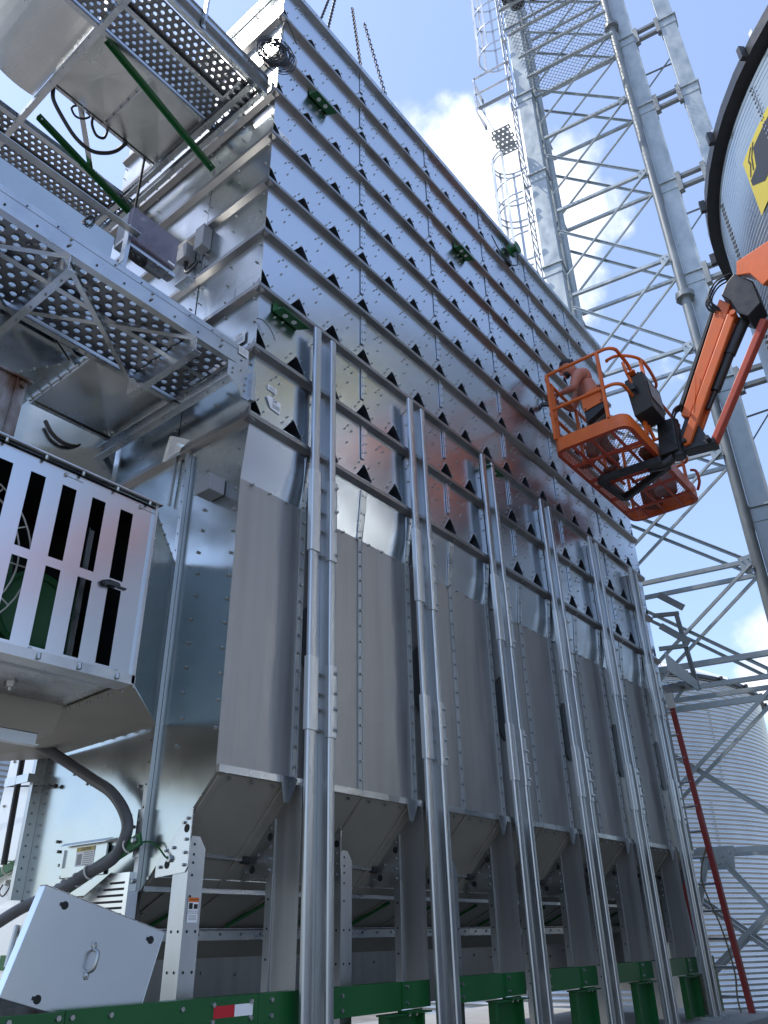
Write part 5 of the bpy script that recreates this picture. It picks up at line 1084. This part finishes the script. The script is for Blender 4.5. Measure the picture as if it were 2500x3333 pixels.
mb.prism([bp_(.0, -.16, .20), bp_(.0, -.16, .02), bp_(.22, -.16, -.06), bp_(.42, -.16, -.30), bp_(.60, -.16, -.24), bp_(13, -.16, -.24), bp_(13, -.16, .20)], BW*.32); obj('main_boom', mb, 'orange', bl, bevel=.012)
mb = MB(); mb.prism([bp_(-.08, -.19, .27), bp_(-.08, -.19, .12), bp_(13, -.19, .17), bp_(13, -.19, .27)], BW*.05); obj('boom_edge', mb, 'orange', bl, bevel=.006)
mb = MB(); mb.bar((5.03, -2.80, 6.30), (5.03, -2.86, 5.85), .05, .04, (1, 0, 0)); mb.tube([(4.98, -2.66, 6.16), (5.06, -2.82, 6.13)], .03, 8); obj('boom_bracket', mb, 'orange', bl)
for k in range(7):
    o = k*.018; e = (k % 3)*.03
    tb('hydraulic_hose', spline([(5.08+o, -2.46, 6.26), (5.05+o, -2.30-e*.5, 6.22+e), (5.04+o, -2.19-e*.4, 6.10+e), (5.04+o, -2.17+e, 5.97), (5.08+o, -2.24+e, 5.84)], 5), .010, 'rubber')
for k in range(6):
    o = k*.02; e = (k % 3)*.025
    tb('hydraulic_hose', spline([(5.10+o, -1.56, 4.78), (5.07+o, -1.48+e*.3, 4.74), (5.05+o, -1.43+e*.4, 4.62), (5.06+o, -1.39+e, 4.52), (5.12+o, -1.30, 4.46)], 5), .010, 'rubber')
tb('hydraulic_hose', spline([(5.05, -1.30, 4.5), (5.0, -1.36, 4.34), (5.05, -1.45, 4.24), (5.1, -1.50, 4.42)], 6), .006, 'rubber')
tb('entry_handle', spline([(6.35, BY0, 4.62), (6.3, BY0-.07, 4.55), (6.3, BY0-.08, 4.40), (6.36, BY0-.02, 4.32)], 5), .018, 'orangeshade')
# things lying on the basket floor
mb = MB(); mb.tube([(6.02, -.92, BZ+.03), (6.02, -.92, BZ+.30)], [.135, .15], 20); obj('bucket', mb, 'box', label='pale bucket standing at the far right corner of the basket floor', cat='bucket', smooth=50)
mb = MB(); mb.tube([(6.24, -.66, BZ+.03), (6.24, -.66, BZ+.26)], [.12, .13], 20); obj('bucket', mb, 'boot', label='dark bucket behind the pale one on the basket floor', cat='bucket', smooth=50)
mb = MB(); mb.tube(spline([(4.92, -1.06, BZ+.05), (5.0, -1.10, BZ+.06), (5.12, -1.04, BZ+.06), (5.3, -1.02, BZ+.05)], 5), .045, 8); mb.box(4.96, 5.28, -1.12, -1.0, BZ+.03, BZ+.09); obj('tool_bag', mb, 'boot', label='dark tool bag lying on the basket floor by the boom mount', cat='bag')

# ================================================================== person in the basket
def skin(name, verts, edges, radii, m, parent, root=0, lvl=2):
    me = bpy.data.meshes.new(name); me.from_pydata([tuple(v) for v in verts], edges, []); me.update()
    o = bpy.data.objects.new(name, me); COL.objects.link(o)
    md = o.modifiers.new('skin', 'SKIN'); md.use_smooth_shade = True
    for i, r in enumerate(radii):
        s = me.skin_vertices[0].data[i]; s.radius = r if isinstance(r, tuple) else (r, r); s.use_root = (i == root)
    sb = o.modifiers.new('sub', 'SUBSURF'); sb.levels = lvl; sb.render_levels = lvl
    dg = bpy.context.evaluated_depsgraph_get(); dg.update(); m2 = bpy.data.meshes.new_from_object(o.evaluated_get(dg))
    bpy.data.objects.remove(o); m2.name = name; m2.materials.clear(); m2.materials.append(M[m])
    m2.polygons.foreach_set('use_smooth', [True]*len(m2.polygons))
    r_ = bpy.data.objects.new(name, m2); COL.objects.link(r_)
    if parent is not None: r_.parent = parent; r_.matrix_parent_inverse = Matrix.Translation(-root_of(parent))
    return r_
man = thing('person', 'shirtless man in dark trousers leaning over the basket rail to work on the wall', 'person', (4.95, -.55, BZ+.03))
FW = V((-.40, .92, 0)).normalized(); LF = V((-.92, -.40, 0)).normalized(); UPZ = V((0, 0, 1))      # the way he faces, and his left
pel = V((4.96, -.60, 5.125))
def q(f, l, u, o=None): return (o or pel)+FW*f+LF*l+UPZ*u
ch_ = q(.07, 0, .36); nk = q(.16, 0, .52); hd_ = q(.255, .01, .60)
hl, hr = q(.40, .12, .20), q(.42, -.06, .19)
v = [pel, q(.02, 0, .12), q(.045, 0, .25), ch_, q(.125, 0, .455), nk, q(.215, 0, .575),                        # 0-6 trunk and neck
     q(.10, .14, .435), q(.135, .195, .405), q(.20, .235, .27), q(.235, .25, .155), q(.31, .195, .175), hl,                       # 7-12 left arm
     q(.10, -.14, .435), q(.14, -.195, .405), q(.23, -.215, .27), q(.27, -.215, .165), q(.34, -.145, .175), hr,                     # 13-18 right arm
     q(.0, .09, -.06), q(.0, -.09, -.06), q(.03, .10, -.20), q(.02, -.10, -.20)]
e = [(0, 1), (1, 2), (2, 3), (3, 4), (4, 5), (5, 6), (4, 7), (7, 8), (8, 9), (9, 10), (10, 11), (11, 12), (4, 13), (13, 14), (14, 15), (15, 16), (16, 17), (17, 18), (0, 19), (0, 20), (19, 21), (20, 22)]
r = [(.155, .115), (.15, .115), (.162, .125), (.175, .13), (.13, .105), .066, .058, .085, .082, .062, .050, .045, .032, .085, .082, .062, .050, .045, .032, .10, .10, .095, .095]
body = skin('body', v, e, r, 'skin', man)
def lump(mb, c, rx, ry, rz, ax=FW, ay=LF, az=UPZ, n=14, k=10, f=None):
    o = []; 
    for j in range(k+1):
        t = math.pi*j/k
        for i in range(n):
            a = 2*math.pi*i/n; x, y, z = math.sin(t)*math.cos(a), math.sin(t)*math.sin(a), math.cos(t)
            if f: x, y, z = f(x, y, z)
            o.append(c+ax*x*rx+ay*y*ry+az*z*rz)
    mb.add(o, [(j*n+i, (j+1)*n+i, (j+1)*n+(i+1) % n, j*n+(i+1) % n) for j in range(k) for i in range(n)])
# head: pitched forward, looking at his hands
HF = (FW*.86-UPZ*.50).normalized(); HU = HF.cross(LF).normalized(); HU = HU if HU.z > 0 else -HU
hc = q(.255, 0, .665)
mb = MB()
def hs(x, y, z):
    if z < -.2: x, y = x*(1+.1*z)+.06*(-z), y*(1+.28*(z+.2))
    if x > .5 and -.5 < z < .4: x += .03
    return x, y, z
lump(mb, hc, .102, .080, .125, HF, LF, HU, 20, 14, hs)
lump(mb, hc+HF*.112-HU*.018, .026, .016, .032, HF, LF, HU, 8, 6); lump(mb, hc+HF*.098-HU*.092, .03, .034, .022, HF, LF, HU, 8, 6); lump(mb, hc+HF*.095+HU*.030, .018, .055, .012, HF, LF, HU, 8, 6)
for s in (-1, 1): lump(mb, hc+LF*s*.082-HF*.005-HU*.01, .024, .012, .036, HF, LF, HU, 8, 6)
lump(mb, hc+HF*.104-HU*.062, .010, .026, .006, HF, LF, HU, 8, 5)
obj('head', mb, 'skin', man, smooth=80)
mb = MB()
for s in (-1, 1): lump(mb, hc+HF*.098+LF*s*.033+HU*.008, .010, .013, .008, HF, LF, HU, 8, 6)
obj('eye', mb, 'ink', man, smooth=80)
mb = MB(); lump(mb, hc-HF*.012+HU*.034, .104, .088, .100, HF, LF, HU, 18, 12, lambda x, y, z: (x*(1 if x < .5 else .92), y, max(z, -.55 if x < .1 else .12))); obj('hair', mb, 'hair', man, smooth=80)
mb = MB(); lump(mb, hc+HF*.072-HU*.082, .042, .058, .045, HF, LF, HU, 12, 8); obj('beard', mb, 'hair', man, smooth=80)
# hands: palm, four curled fingers, thumb
def hand(w, dirv_, side):
    d = dirv_.normalized(); s_ = LF*side; dn = V((0, 0, -1)); hv = [w, w+d*.045, w+d*.085]; he = [(0, 1), (1, 2)]; hr_ = [(.027, .022), (.040, .020), (.042, .018)]
    for k, (off, ln) in enumerate(((-.030, .070), (-.010, .080), (.011, .076), (.031, .060))):
        b = w+d*.088+s_*off; i0 = len(hv)
        hv += [b, b+d*ln*.45+dn*.008, b+d*ln*.70+dn*.030, b+d*ln*.66+dn*.052]; he += [(2, i0), (i0, i0+1), (i0+1, i0+2), (i0+2, i0+3)]; hr_ += [.0105, .0095, .009, .0075]
    i0 = len(hv); hv += [w+d*.035-s_*.04, w+d*.07-s_*.055+dn*.02, w+d*.10-s_*.035+dn*.035]; he += [(1, i0), (i0, i0+1), (i0+1, i0+2)]; hr_ += [.015, .012, .009]
    return skin('hand', hv, he, hr_, 'skin', man, 0, 1)
hand(hl, FW*.8-LF*.45+UPZ*.28, 1); hand(hr, FW*.8+LF*.2+UPZ*.33, -1)
mb = MB(); mb.tube([hr+FW*.11+UPZ*.02, hr+FW*.13+UPZ*.16], .016, 8); mb.bar(hr+FW*.10+UPZ*.0, hr+FW*.24+UPZ*.03, .035, .045); obj('drill', mb, 'black', label='small black hand tool held by the man at the rail', cat='tool')
kl, kr = q(.08, .12, -.42), q(.0, -.12, -.42); al, ar = V((4.84, -.50, BZ+.10)), V((5.12, -.67, BZ+.10))
v = [pel+UPZ*.07, pel, q(.0, .095, -.10), kl, al+UPZ*.03, q(.0, -.095, -.10), kr, ar+UPZ*.03]
skin('trousers', v, [(0, 1), (1, 2), (2, 3), (3, 4), (1, 5), (5, 6), (6, 7)], [(.165, .125), (.17, .13), .118, .088, .085, .118, .088, .085], 'trouser', man, 1)
for a in (al, ar):
    skin('boot', [a+UPZ*.04, a-UPZ*.035, a+FW*.08-UPZ*.045, a+FW*.17-UPZ*.055], [(0, 1), (1, 2), (2, 3)], [.055, .05, (.048, .036), (.042, .028)], 'boot', man, 1)
